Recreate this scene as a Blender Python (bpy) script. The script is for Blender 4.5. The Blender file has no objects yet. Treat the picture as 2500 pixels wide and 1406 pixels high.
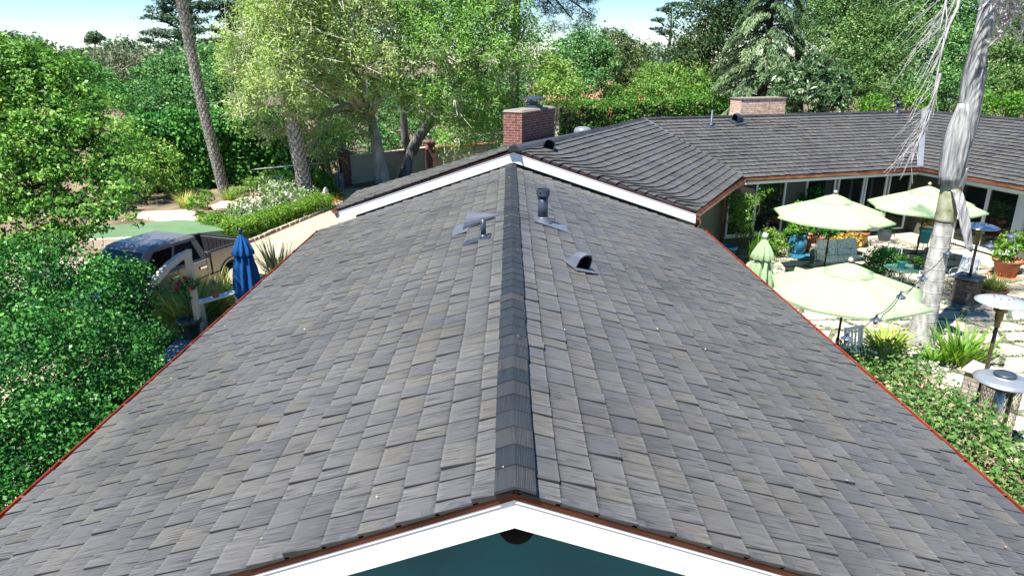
import bpy, bmesh, math, random
import numpy as np
from mathutils import Vector, Matrix
R = math.radians
scene = bpy.context.scene
COL = scene.collection
# ---------------------------------------------------------------- camera, sky, sun, exposure
CAM_Z, PITCH, YAW, FPX = 6.7, 18.6, -0.2, 1667.0
cam = bpy.data.cameras.new("camera"); cam.lens = 36.0 * FPX / 2500; cam.sensor_width = 36
cam.clip_start = 0.1; cam.clip_end = 3000
camo = bpy.data.objects.new("camera", cam); COL.objects.link(camo)
camo.location = (0, 0, CAM_Z); camo.rotation_euler = (R(90 - PITCH), 0, R(YAW)); scene.camera = camo
SUN_EL, SX, SY = 63.0, -0.70, -0.71          # sun elevation, horizontal direction towards the sun
w = bpy.data.worlds.new("World"); scene.world = w; w.use_nodes = True
nt = w.node_tree; bg = nt.nodes["Background"]
sky = nt.nodes.new("ShaderNodeTexSky"); sky.sky_type = 'NISHITA'; sky.sun_disc = False
sky.sun_elevation = R(SUN_EL); sky.sun_rotation = math.atan2(SX, SY); sky.altitude = 800; sky.air_density = 0.9; sky.dust_density = 0.0; sky.ozone_density = 3.0
hs_ = nt.nodes.new('ShaderNodeHueSaturation'); hs_.inputs['Saturation'].default_value = 1.25; nt.links.new(sky.outputs[0], hs_.inputs['Color'])
nt.links.new(hs_.outputs[0], bg.inputs[0]); bg.inputs[1].default_value = 0.074
sl = bpy.data.lights.new("sun", 'SUN'); sl.energy = 5.0; sl.angle = R(0.5); sl.color = (1, 0.96, 0.9)
so = bpy.data.objects.new("sun", sl); COL.objects.link(so); so.location = (-30, -40, 60)
ce = math.cos(R(SUN_EL)); hl = math.hypot(SX, SY)
so.rotation_euler = Vector((SX / hl * ce, SY / hl * ce, math.sin(R(SUN_EL)))).to_track_quat('Z', 'Y').to_euler()
vs = scene.view_settings
scene.display_settings.display_device = 'sRGB'; vs.view_transform = 'Standard'; vs.look = 'None'; vs.exposure = 1.3; vs.gamma = 1.0
scene.cycles.max_bounces = 6; scene.cycles.diffuse_bounces = 3; scene.cycles.glossy_bounces = 3
scene.cycles.transmission_bounces = 4; scene.cycles.transparent_max_bounces = 6; scene.cycles.caustics_reflective = False; scene.cycles.caustics_refractive = False

def at(px, py, Y):
    """world point at depth Y seen at photo pixel px,py (used to read positions off the photograph)"""
    a, b = (px - 1250) / FPX, (py - 703) / FPX
    p = R(PITCH); c, s = math.cos(p), math.sin(p)
    x, y, z = a, c - b * s, -s - b * c
    cy, sy = math.cos(R(YAW)), math.sin(R(YAW))
    x, y = x * cy - y * sy, x * sy + y * cy
    return Vector((x * Y / y, Y, CAM_Z + z * Y / y))

# ---------------------------------------------------------------- helpers
def V(*a): return Vector(a if len(a) > 1 else a[0])
class MB:
    def __init__(s): s.v = []; s.f = []; s.m = []; s.sm = []
    def face(s, pts, m=0, smooth=False):
        b = len(s.v); s.v += [tuple(p) for p in pts]; s.f.append(list(range(b, b + len(pts)))); s.m.append(m); s.sm.append(smooth)
    def hexa(s, p, m=0):
        """8 corner points: 0-3 bottom ring (ccw), 4-7 top ring"""
        b = len(s.v); s.v += [tuple(q) for q in p]
        for f in ((3, 2, 1, 0), (4, 5, 6, 7), (0, 1, 5, 4), (1, 2, 6, 5), (2, 3, 7, 6), (3, 0, 4, 7)):
            s.f.append([b + i for i in f]); s.m.append(m); s.sm.append(False)
    def box(s, c, d, rz=0, m=0, rx=0, ry=0, taper=1.0):
        M = Matrix.Rotation(rz, 3, 'Z') @ Matrix.Rotation(ry, 3, 'Y') @ Matrix.Rotation(rx, 3, 'X')
        x, y, z = d[0] / 2, d[1] / 2, d[2] / 2; c = V(c); t = taper
        s.hexa([c + M @ V(q) for q in ((-x, -y, -z), (x, -y, -z), (x, y, -z), (-x, y, -z), (-x * t, -y * t, z), (x * t, -y * t, z), (x * t, y * t, z), (-x * t, y * t, z))], m)
    def beam(s, p0, p1, w, h, m=0, up=(0, 0, 1)):
        p0, p1 = V(p0), V(p1); d = (p1 - p0).normalized(); side = d.cross(V(up))
        if side.length < 1e-4: side = d.cross(V(1, 0, 0))
        side.normalize(); u = side.cross(d).normalized(); a, b = side * w / 2, u * h / 2
        s.hexa([p0 - a - b, p0 + a - b, p1 + a - b, p1 - a - b, p0 - a + b, p0 + a + b, p1 + a + b, p1 - a + b], m)
    def tube(s, pts, rad, n=8, m=0, cap=True, smooth=True):
        pts = [V(p) for p in pts]; k = len(pts)
        if not hasattr(rad, '__len__'): rad = [rad] * k
        b = len(s.v); ref = None
        for i in range(k):
            d = (pts[min(i + 1, k - 1)] - pts[max(i - 1, 0)])
            d = d.normalized() if d.length > 1e-9 else V(0, 0, 1)
            if ref is None:
                ref = d.cross(V(0, 0, 1) if abs(d.z) < .9 else V(1, 0, 0)).normalized()
            ref = (ref - d * ref.dot(d)); ref = ref.normalized() if ref.length > 1e-6 else d.orthogonal().normalized()
            o = d.cross(ref)
            for j in range(n):
                t = 2 * math.pi * j / n
                s.v.append(tuple(pts[i] + (ref * math.cos(t) + o * math.sin(t)) * rad[i]))
        for i in range(k - 1):
            for j in range(n):
                j2 = (j + 1) % n
                s.f.append([b + i * n + j, b + i * n + j2, b + (i + 1) * n + j2, b + (i + 1) * n + j]); s.m.append(m); s.sm.append(smooth)
        if cap:
            s.f.append([b + j for j in range(n)][::-1]); s.m.append(m); s.sm.append(False)
            s.f.append([b + (k - 1) * n + j for j in range(n)]); s.m.append(m); s.sm.append(False)
    def lathe(s, prof, n=20, c=(0, 0, 0), m=0, smooth=True, M=None, jit=0):
        b = len(s.v); c = V(c)
        for r, z in prof:
            for j in range(n):
                t = 2 * math.pi * j / n; p = V(r * math.cos(t), r * math.sin(t), z)
                s.v.append(tuple(c + (M @ p if M else p)))
        for i in range(len(prof) - 1):
            for j in range(n):
                j2 = (j + 1) % n
                s.f.append([b + i * n + j, b + i * n + j2, b + (i + 1) * n + j2, b + (i + 1) * n + j]); s.m.append(m); s.sm.append(smooth)
        if prof[0][0] > 1e-4: s.f.append([b + j for j in range(n)][::-1]); s.m.append(m); s.sm.append(False)
        if prof[-1][0] > 1e-4: s.f.append([b + (len(prof) - 1) * n + j for j in range(n)]); s.m.append(m); s.sm.append(False)
    def prism(s, poly, a, b_, m=0):
        """poly: list of points, extruded by vector from a-offset to b-offset"""
        n = len(poly); A = [V(p) + V(a) for p in poly]; B = [V(p) + V(b_) for p in poly]
        b = len(s.v); s.v += [tuple(p) for p in A + B]
        s.f.append(list(range(b, b + n))[::-1]); s.f.append(list(range(b + n, b + 2 * n))); s.m += [m, m]; s.sm += [False, False]
        for i in range(n):
            j = (i + 1) % n; s.f.append([b + i, b + j, b + n + j, b + n + i]); s.m.append(m); s.sm.append(False)
    def build(s, name, mat, parent=None, bevel=0, label=None, loc=None, merge=False):
        me = bpy.data.meshes.new(name); me.from_pydata(s.v, [], s.f)
        for mm in (mat if isinstance(mat, (list, tuple)) else [mat]): me.materials.append(mm)
        me.polygons.foreach_set('material_index', s.m); me.polygons.foreach_set('use_smooth', s.sm)
        o = bpy.data.objects.new(name, me); COL.objects.link(o)
        if parent: o.parent = parent
        if loc: o.location = loc
        if label: o['label'] = label
        if bevel:
            b = o.modifiers.new('bevel', 'BEVEL'); b.width = bevel; b.segments = 2; b.limit_method = 'ANGLE'; b.angle_limit = R(40)
        if merge:
            bm = bmesh.new(); bm.from_mesh(me); bmesh.ops.remove_doubles(bm, verts=bm.verts, dist=.0008); bm.to_mesh(me); bm.free()
        me.update(); return o
def tag(o, label, cat, group=None, kind=None):
    if label: o['label'] = label
    if cat: o['category'] = cat
    if group: o['group'] = group
    if kind: o['kind'] = kind
    return o
def thing(name, label, cat, loc=(0, 0, 0), rz=0, group=None):
    o = bpy.data.objects.new(name, None); COL.objects.link(o); o.location = loc; o.rotation_euler = (0, 0, rz); o.empty_display_size = .2
    return tag(o, label, cat, group)
def copy_tree(o, parent=None):
    c = o.copy(); COL.objects.link(c)
    if parent: c.parent = parent
    for ch in list(o.children): copy_tree(ch, c)
    return c

# ---------------------------------------------------------------- materials
def newmat(name):
    m = bpy.data.materials.new(name); m.use_nodes = True; n = m.node_tree.nodes; return m, n, m.node_tree.links, n['Principled BSDF']
def lk(L, a, b): L.new(a, b)
def ramp(n, stops):
    r = n.new('ShaderNodeValToRGB'); e = r.color_ramp.elements
    while len(e) < len(stops): e.new(0.5)
    for i, (p, c) in enumerate(stops): e[i].position = p; e[i].color = (*c, 1)
    return r
def pbr(name, col, rough=.6, metal=0, var=.2, scale=6, bump=0, bscale=40, spec=.4, col2=None, stretch=None, detail=5):
    m, n, L, b = newmat(name)
    tc = n.new('ShaderNodeTexCoord'); src = tc.outputs['Object']
    if stretch:
        mp = n.new('ShaderNodeMapping'); mp.inputs['Scale'].default_value = stretch; lk(L, src, mp.inputs[0]); src = mp.outputs[0]
    no = n.new('ShaderNodeTexNoise'); no.inputs['Scale'].default_value = scale; no.inputs['Detail'].default_value = detail; lk(L, src, no.inputs['Vector'])
    lo = tuple(c * (1 - var) for c in col); hi = col2 if col2 else tuple(min(1, c * (1 + var)) for c in col)
    r = ramp(n, [(.3, lo), (.7, hi)]); lk(L, no.outputs[0], r.inputs[0]); lk(L, r.outputs[0], b.inputs['Base Color'])
    b.inputs['Roughness'].default_value = rough; b.inputs['Metallic'].default_value = metal; b.inputs['Specular IOR Level'].default_value = spec
    if bump:
        nb = n.new('ShaderNodeTexNoise'); nb.inputs['Scale'].default_value = bscale; nb.inputs['Detail'].default_value = 4; lk(L, src, nb.inputs['Vector'])
        bu = n.new('ShaderNodeBump'); bu.inputs['Strength'].default_value = bump; bu.inputs['Distance'].default_value = .02
        lk(L, nb.outputs[0], bu.inputs['Height']); lk(L, bu.outputs[0], b.inputs['Normal'])
    return m
def leafmat(name, stops, trans=.35, rough=.5, spec=.2):
    m, n, L, b = newmat(name)
    at_ = n.new('ShaderNodeAttribute'); at_.attribute_name = 'tone'
    r = ramp(n, stops); lk(L, at_.outputs['Fac'], r.inputs[0]); lk(L, r.outputs[0], b.inputs['Base Color'])
    b.inputs['Roughness'].default_value = rough; b.inputs['Specular IOR Level'].default_value = spec
    if trans:
        t = n.new('ShaderNodeBsdfTranslucent'); mx = n.new('ShaderNodeMixShader'); mx.inputs[0].default_value = trans
        hs = n.new('ShaderNodeHueSaturation'); hs.inputs['Saturation'].default_value = 1.1; hs.inputs['Value'].default_value = 1.3; lk(L, r.outputs[0], hs.inputs['Color'])
        lk(L, hs.outputs[0], t.inputs[0]); lk(L, b.outputs[0], mx.inputs[1]); lk(L, t.outputs[0], mx.inputs[2])
        lk(L, mx.outputs[0], n['Material Output'].inputs[0])
    return m
def shinglemat(name, ridge=False):
    m, n, L, b = newmat(name)
    a = n.new('ShaderNodeAttribute'); a.attribute_name = 'tone'
    uv = n.new('ShaderNodeUVMap'); uv.uv_map = 'UVMap'
    if ridge: st = [(0, (.020, .024, .031)), (.5, (.028, .031, .037)), (1, (.042, .042, .044))]
    else: st = [(0, (.086, .085, .085)), (.25, (.100, .099, .100)), (.5, (.110, .108, .105)), (.65, (.109, .102, .091)), (.82, (.117, .114, .111)), (1, (.120, .111, .097))]
    r = ramp(n, st); lk(L, a.outputs['Fac'], r.inputs[0])
    mp = n.new('ShaderNodeMapping'); mp.inputs['Scale'].default_value = (62, 4, 1) if not ridge else (75, 2, 1); lk(L, uv.outputs[0], mp.inputs[0])
    no = n.new('ShaderNodeTexNoise'); no.inputs['Scale'].default_value = 1; no.inputs['Detail'].default_value = 5; no.inputs['Roughness'].default_value = .65; lk(L, mp.outputs[0], no.inputs['Vector'])
    mp2 = n.new('ShaderNodeMapping'); mp2.inputs['Scale'].default_value = (7, 2.5, 1); lk(L, uv.outputs[0], mp2.inputs[0])
    no2 = n.new('ShaderNodeTexNoise'); no2.inputs['Scale'].default_value = 1; no2.inputs['Detail'].default_value = 3; lk(L, mp2.outputs[0], no2.inputs['Vector'])
    # long streaks, strongest in patches
    rs = ramp(n, [(.35, (.30,) * 3), (.47, (.88,) * 3), (.66, (1.38,) * 3)]); lk(L, no.outputs[0], rs.inputs[0])
    mk = ramp(n, [(.36, (.08,) * 3), (.58, (1,) * 3)]); lk(L, no2.outputs[0], mk.inputs[0])
    mx = n.new('ShaderNodeMix'); mx.data_type = 'RGBA'; mx.inputs[6].default_value = (1, 1, 1, 1); lk(L, mk.outputs[0], mx.inputs[0]); lk(L, rs.outputs[0], mx.inputs[7])
    mu = n.new('ShaderNodeMix'); mu.data_type = 'RGBA'; mu.blend_type = 'MULTIPLY'; mu.inputs[0].default_value = 1 if not ridge else .6; lk(L, r.outputs[0], mu.inputs[6]); lk(L, mx.outputs[2], mu.inputs[7])
    ed = n.new('ShaderNodeAttribute'); ed.attribute_name = 'edge'; tg = n.new('ShaderNodeTexCoord'); nw = n.new('ShaderNodeTexNoise'); nw.inputs['Scale'].default_value = .55; nw.inputs['Detail'].default_value = 6; nw.inputs['Roughness'].default_value = .6; lk(L, tg.outputs['Object'], nw.inputs['Vector'])
    rw = ramp(n, [(.3, (.80, .79, .77)), (.5, (1, 1, 1)), (.72, (1.14, 1.13, 1.11))]); lk(L, nw.outputs[0], rw.inputs[0]); mw = n.new('ShaderNodeMix'); mw.data_type = 'RGBA'; mw.blend_type = 'MULTIPLY'; mw.inputs[0].default_value = 1; lk(L, mu.outputs[2], mw.inputs[6]); lk(L, rw.outputs[0], mw.inputs[7]); mu = mw
    if not ridge:  # tabs: pale lower edge, contact shade painted under the course above, grime along joints
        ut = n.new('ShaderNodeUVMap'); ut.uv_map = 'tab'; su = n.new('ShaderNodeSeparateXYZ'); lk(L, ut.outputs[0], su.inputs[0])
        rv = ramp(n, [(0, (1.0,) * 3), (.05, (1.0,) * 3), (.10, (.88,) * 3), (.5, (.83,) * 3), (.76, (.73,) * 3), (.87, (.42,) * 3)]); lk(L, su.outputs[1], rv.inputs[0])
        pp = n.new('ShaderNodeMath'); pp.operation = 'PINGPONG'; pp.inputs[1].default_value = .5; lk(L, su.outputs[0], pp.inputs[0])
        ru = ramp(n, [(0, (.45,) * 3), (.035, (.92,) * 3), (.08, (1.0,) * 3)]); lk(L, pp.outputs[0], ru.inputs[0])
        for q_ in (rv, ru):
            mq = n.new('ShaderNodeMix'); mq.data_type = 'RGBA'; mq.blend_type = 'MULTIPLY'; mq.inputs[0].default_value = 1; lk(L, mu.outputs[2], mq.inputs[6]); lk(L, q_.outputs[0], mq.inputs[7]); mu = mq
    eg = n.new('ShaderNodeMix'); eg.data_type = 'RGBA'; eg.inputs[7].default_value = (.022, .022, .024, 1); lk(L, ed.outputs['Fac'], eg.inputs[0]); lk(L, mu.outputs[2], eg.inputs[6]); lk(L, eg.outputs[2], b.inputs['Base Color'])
    b.inputs['Roughness'].default_value = .5; b.inputs['Specular IOR Level'].default_value = .45
    bu = n.new('ShaderNodeBump'); bu.inputs['Strength'].default_value = .5; bu.inputs['Distance'].default_value = .006
    if ridge:
        sx = n.new('ShaderNodeSeparateXYZ'); lk(L, uv.outputs[0], sx.inputs[0])
        ma = n.new('ShaderNodeMath'); ma.operation = 'MULTIPLY'; ma.inputs[1].default_value = 520; lk(L, sx.outputs[0], ma.inputs[0])
        si = n.new('ShaderNodeMath'); si.operation = 'SINE'; lk(L, ma.outputs[0], si.inputs[0]); lk(L, si.outputs[0], bu.inputs['Height']); bu.inputs['Distance'].default_value = .004
    else: lk(L, no.outputs[0], bu.inputs['Height'])
    lk(L, bu.outputs[0], b.inputs['Normal'])
    return m
def brickmat(name, c1, c2, mortar, sx=5.0, row=.075, width=.21, stone=False):
    """bricks laid on the vertical faces: u = horizontal run, v = height, both in metres from the UV map"""
    m, n, L, b = newmat(name)
    uv = n.new('ShaderNodeUVMap'); uv.uv_map = 'UVMap'
    br = n.new('ShaderNodeTexBrick'); br.inputs['Scale'].default_value = 1; br.inputs['Brick Width'].default_value = width; br.inputs['Row Height'].default_value = row
    br.inputs['Mortar Size'].default_value = .009; br.inputs['Color1'].default_value = (*c1, 1); br.inputs['Color2'].default_value = (*c2, 1); br.inputs['Mortar'].default_value = (*mortar, 1); br.inputs['Bias'].default_value = -.1
    no = n.new('ShaderNodeTexNoise'); no.inputs['Scale'].default_value = 9; no.inputs['Detail'].default_value = 4
    lk(L, uv.outputs[0], no.inputs['Vector'])
    ad = n.new('ShaderNodeMix'); ad.data_type = 'RGBA'; ad.blend_type = 'LINEAR_LIGHT'; ad.inputs[0].default_value = .012; lk(L, uv.outputs[0], ad.inputs[6]); lk(L, no.outputs[1], ad.inputs[7])
    lk(L, ad.outputs[2], br.inputs['Vector'])
    rr = ramp(n, [(.3, (.55,) * 3), (.7, (1.35,) * 3)]); lk(L, no.outputs[0], rr.inputs[0])
    mu = n.new('ShaderNodeMix'); mu.data_type = 'RGBA'; mu.blend_type = 'MULTIPLY'; mu.inputs[0].default_value = 1; lk(L, br.outputs[0], mu.inputs[6]); lk(L, rr.outputs[0], mu.inputs[7])
    lk(L, mu.outputs[2], b.inputs['Base Color']); b.inputs['Roughness'].default_value = .85
    bu = n.new('ShaderNodeBump'); bu.inputs['Strength'].default_value = .6; bu.inputs['Distance'].default_value = .01; bu.invert = True; lk(L, br.outputs[1], bu.inputs['Height']); lk(L, bu.outputs[0], b.inputs['Normal'])
    return m
def wall_uv(o):
    """UV in metres: u along the horizontal run of each face, v = height (works for boxes)"""
    me = o.data; uv = me.uv_layers.new(name='UVMap')
    for p in me.polygons:
        nrm = p.normal
        t = V(0, 0, 1).cross(nrm)
        if t.length < .1: t = V(1, 0, 0); s_ = V(0, 1, 0)
        else: t.normalize(); s_ = nrm.cross(t).normalized()
        for li in p.loop_indices:
            c = me.vertices[me.loops[li].vertex_index].co; uv.data[li].uv = (c.dot(t), c.dot(s_))
M = {}
M['shingle'] = shinglemat('slate grey shake'); M['ridge'] = shinglemat('ridge cap shake', True)
M['deck'] = pbr('roof underlay', (.03, .032, .036), .9)
M['white'] = pbr('white paint', (.86, .86, .85), .45, var=.03, scale=3)
M['trim'] = pbr('window trim paint', (.78, .80, .78), .45, var=.04)
M['copper'] = pbr('copper gutter', (.50, .20, .12), .3, .8, var=.35, scale=3, col2=(.74, .36, .23), bump=.1, bscale=8)
M['copper_dark'] = pbr('aged copper flashing', (.085, .030, .022), .45, .45, var=.4, scale=2.5, col2=(.13, .05, .03))
M['copper_red'] = pbr('red copper drip gutter', (.30, .055, .03), .4, .5, var=.3, scale=3, col2=(.42, .10, .055))
M['siding'] = None
def siding():
    m, n, L, b = newmat('olive lap siding')
    tc = n.new('ShaderNodeTexCoord'); sx = n.new('ShaderNodeSeparateXYZ'); lk(L, tc.outputs['Object'], sx.inputs[0])
    ma = n.new('ShaderNodeMath'); ma.operation = 'MULTIPLY'; ma.inputs[1].default_value = 1 / .2; lk(L, sx.outputs[2], ma.inputs[0])
    fr = n.new('ShaderNodeMath'); fr.operation = 'FRACT'; lk(L, ma.outputs[0], fr.inputs[0])
    no = n.new('ShaderNodeTexNoise'); no.inputs['Scale'].default_value = 5; lk(L, tc.outputs['Object'], no.inputs['Vector'])
    r = ramp(n, [(.3, (.07, .075, .052)), (.7, (.095, .10, .07))]); lk(L, no.outputs[0], r.inputs[0]); lk(L, r.outputs[0], b.inputs['Base Color'])
    bu = n.new('ShaderNodeBump'); bu.inputs['Strength'].default_value = .9; bu.inputs['Distance'].default_value = .03; bu.invert = True; lk(L, fr.outputs[0], bu.inputs['Height']); lk(L, bu.outputs[0], b.inputs['Normal'])
    b.inputs['Roughness'].default_value = .65; return m
M['siding'] = siding(); M['teal'] = pbr('siding with painted teal shade', (.008, .125, .145), .6, var=.12, scale=2, bump=.1)  # teal is blue sky shade put into the olive siding colour
M['soffit'] = pbr('soffit paint', (.55, .57, .5), .6, var=.05)
M['metal_grey'] = pbr('grey painted vent metal', (.12, .13, .16), .4, .2, var=.12, scale=5)
M['metal_dark'] = pbr('dark slate painted metal', (.045, .06, .085), .4, .25, var=.25, scale=7)
M['hole'] = pbr('unlit inside', (.006, .006, .008), .9)
M['valley'] = pbr('pale valley metal', (.27, .285, .31), .35, .4, var=.1)
M['brick'] = brickmat('red brick', (.15, .036, .030), (.235, .070, .045), (.27, .22, .19))
M['buffstone'] = brickmat('buff ledgestone', (.52, .32, .25), (.70, .50, .40), (.38, .29, .22), row=.08, width=.36)
M['concrete'] = pbr('weathered concrete', (.20, .18, .15), .9, var=.2, scale=9, bump=.3)
def glassmat():
    m, n, L, b = newmat('window glass')
    b.inputs['Base Color'].default_value = (.012, .016, .014, 1); b.inputs['Roughness'].default_value = .03; b.inputs['Specular IOR Level'].default_value = .5
    return m
M['glass'] = glassmat()
# ---------------------------------------------------------------- roofs of real overlapping shakes
def shingle_slope(O, U, Vv, N, poly, name, parent, seed, expo=.262, wr=(.13, .34), warp=None, th=(.009, .023), mat=None, gap=.005):
    """covers the convex polygon poly (u,v) of the plane with courses of separate shakes"""
    rng = random.Random(seed); O, U, Vv, N = V(O), V(U), V(Vv), V(N)
    vmax = max(p[1] for p in poly); n = len(poly)
    def span(v):
        us = []
        v = min(max(v, 0), vmax)
        for i in range(n):
            a, b = poly[i], poly[(i + 1) % n]
            if abs(a[1] - b[1]) < 1e-6:
                if abs(a[1] - v) < 1e-6: us += [a[0], b[0]]
                continue
            t = (v - a[1]) / (b[1] - a[1])
            if -1e-6 <= t <= 1 + 1e-6: us.append(a[0] + t * (b[0] - a[0]))
        return (min(us), max(us)) if us else (0, 0)
    verts, faces, tones, uvs, edges, tuv = [], [], [], [], [], []
    def P(u, v, h): return tuple(O + U * u + Vv * v + N * h)
    k0 = -6 if warp else 0; ncourse = int(math.ceil(vmax / expo))
    for k in range(k0, ncourse + 1):
        v0 = k * expo; v1 = v0 + expo + .03
        lo = min(span(v0)[0], span(min(v1, vmax))[0]); hi = max(span(v0)[1], span(min(v1, vmax))[1])
        u = lo - rng.random() * .2
        while u < hi:
            wd = rng.uniform(*wr); ua, ub = u + gap, u + wd - gap; u += wd
            jb = rng.uniform(-.005, .005); cs = []
            for (uu, vv, isb) in ((ua, v0 + jb, 1), (ub, v0 + jb, 1), (ub, v1, 0), (ua, v1, 0)):
                if warp: vv = warp(uu, vv, span)
                vv = min(max(vv, -.04 if k >= 0 and not warp else 0), vmax)
                s0, s1 = span(vv); uu = min(max(uu, s0), s1); cs.append((uu, vv))
            if abs(cs[0][0] - cs[1][0]) + abs(cs[2][0] - cs[3][0]) < .03 or cs[3][1] - cs[0][1] < .015: continue
            hb = rng.uniform(*th) + .012; ht = .007; tone = rng.random()
            if rng.random() < .2: hb += .010
            tl = rng.uniform(-.004, .004)
            b = len(verts)
            hs = (hb + tl, hb - tl, ht, ht)
            for (c, h) in zip(cs, hs): verts.append(P(c[0], c[1], h))
            for c in cs: verts.append(P(c[0], c[1], -.004))
            faces += [(b, b + 1, b + 2, b + 3), (b + 4, b + 5, b + 1, b), (b + 5, b + 6, b + 2, b + 1), (b + 7, b + 4, b, b + 3)]
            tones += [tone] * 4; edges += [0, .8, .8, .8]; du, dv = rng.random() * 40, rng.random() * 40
            q = [(c[0] + du, c[1] + dv) for c in cs]
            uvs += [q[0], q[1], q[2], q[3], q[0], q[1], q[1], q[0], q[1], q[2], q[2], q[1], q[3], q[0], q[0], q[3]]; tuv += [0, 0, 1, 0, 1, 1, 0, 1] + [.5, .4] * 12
    me = bpy.data.meshes.new(name); me.from_pydata(verts, [], faces); me.materials.append(mat or M['shingle'])
    a = me.attributes.new('tone', 'FLOAT', 'FACE'); a.data.foreach_set('value', tones)
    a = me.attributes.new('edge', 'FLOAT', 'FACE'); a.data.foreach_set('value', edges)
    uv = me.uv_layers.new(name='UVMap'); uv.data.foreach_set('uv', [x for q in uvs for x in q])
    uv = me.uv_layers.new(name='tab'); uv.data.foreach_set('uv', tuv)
    o = bpy.data.objects.new(name, me); COL.objects.link(o); o.parent = parent
    return o
def ridge_caps(A, B, dl, dr, name, parent, seed, step=.2, hw=.15, lift=.035, mat=None, hwr=None):
    """overlapping V caps from A (low, near end) to B; dl/dr are unit downslope directions on either side"""
    rng = random.Random(seed); A, B, dl, dr = V(A), V(B), V(dl), V(dr); L_ = (B - A).length; d = (B - A).normalized(); hwr = hwr or hw
    verts, faces, tones, uvs = [], [], [], []
    s = 0.0
    while s < L_ - .02:
        e = min(s + step * 1.25, L_); z0, z1 = lift + .010 + rng.uniform(-.003, .004), lift; up = V(0, 0, 1)
        j = V(rng.uniform(-.006, .006), 0, 0); b = len(verts)
        for (q, z) in ((s, z0), (e, z1)):
            c = A + d * q + up * z + j
            verts += [tuple(c + dl * hw), tuple(c), tuple(c + dr * hwr), tuple(c + dl * hw - up * .022), tuple(c - up * .022), tuple(c + dr * hwr - up * .022)]
        fs = [(b, b + 1, b + 7, b + 6), (b + 1, b + 2, b + 8, b + 7), (b + 3, b + 4, b + 1, b), (b + 4, b + 5, b + 2, b + 1), (b + 3, b, b + 6, b + 9), (b + 2, b + 5, b + 11, b + 8)]
        t = rng.random(); w_ = rng.random() * 9; faces += fs; tones += [t] * 6
        uvs += [(w_, s), (w_ + hw, s), (w_ + hw, e), (w_, e), (w_ + hw, s), (w_ + 2 * hw, s), (w_ + 2 * hw, e), (w_ + hw, e)] + [(w_, s)] * 16
        s += step
    me = bpy.data.meshes.new(name); me.from_pydata(verts, [], faces); me.materials.append(mat or M['ridge'])
    a = me.attributes.new('tone', 'FLOAT', 'FACE'); a.data.foreach_set('value', tones)
    uv = me.uv_layers.new(name='UVMap'); uv.data.foreach_set('uv', [x for q in uvs for x in q])
    o = bpy.data.objects.new(name, me); COL.objects.link(o); o.parent = parent
    return o
def gutter(p0, p1, out, parent, name='gutter', r=.075, hangers=.65, mat=None):
    """half-round trough along an eave, open at the top, with strap hangers and end caps"""
    p0, p1, out = V(p0), V(p1), V(out).normalized(); mb = MB(); d = (p1 - p0).normalized(); up = V(0, 0, 1); n = 8
    prof = []
    for i in range(n + 1):
        t = math.pi * i / n; prof.append((-math.cos(t) * r + r, -math.sin(t) * r))
    prof = [(0, .03)] + prof + [(2 * r + .012, .006), (2 * r + .012, -.006)]
    inner = [(x * .9 + .008, z * .9) for x, z in prof[::-1][2:]]
    full = prof + inner
    mb.prism([p0 + out * x + up * z for x, z in full], (0, 0, 0), p1 - p0)
    for e in (p0, p1):
        mb.prism([e + out * (x * .98) + up * (z * .98) for x, z in prof[1:n + 2]], d * -.004, d * .004)
    L_ = (p1 - p0).length; k = max(1, int(L_ / hangers))
    for i in range(k):
        c = p0 + d * ((i + .5) * L_ / k); mb.beam(c + up * .008, c + out * 2 * r + up * .008, .03, .006)
    return mb.build(name, mat or M['copper'], parent)
def poly_sheet(pts, z_mb=None, m=0, mb=None):
    mb = mb or MB(); mb.face(pts, m); return mb
# ================================================================ THE HOUSE
house = thing('ranch_house', 'long single storey ranch house with grey shake roof, white gable boards and copper gutters', 'house')
RX, RZ = .03, 4.1
EL, ER, EZ = -4.95, 5.04, 2.43
SLP = (RZ - EZ) / (ER - RX)
Y0, Y1 = 3.674, 17.42
# --- near wing
mb = MB()
for (ex) in (EL, ER):
    mb.hexa([(RX, Y0 + .07, RZ - .16), (ex, Y0 + .07, EZ - .16), (ex, Y1, EZ - .16), (RX, Y1, RZ - .16), (RX, Y0 + .07, RZ - .006), (ex, Y0 + .07, EZ - .006), (ex, Y1, EZ - .006), (RX, Y1, RZ - .006)])
roof1 = mb.build('roof', M['deck'], house, label='near gabled roof of grey shakes seen along its ridge')
for ex, sd, nm in ((EL, 11, 'shakes'), (ER, 12, 'shakes')):
    vd = V(RX - ex, 0, RZ - EZ); ln = vd.length; vd.normalize(); nrm = V(-vd.z, 0, vd.x) if ex < 0 else V(vd.z * 1, 0, -vd.x)
    if nrm.z < 0: nrm = -nrm
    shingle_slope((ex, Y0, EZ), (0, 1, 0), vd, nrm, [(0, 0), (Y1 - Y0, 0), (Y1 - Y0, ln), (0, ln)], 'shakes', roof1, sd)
s1 = V(EL - RX, 0, EZ - RZ).normalized(); s2 = V(ER - RX, 0, EZ - RZ).normalized()
ridge_caps((RX, Y0 - .03, RZ), (RX, 17.55, RZ), s1, s2, 'ridge_cap', roof1, 5, step=.25, hw=.14, lift=.06)
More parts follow.
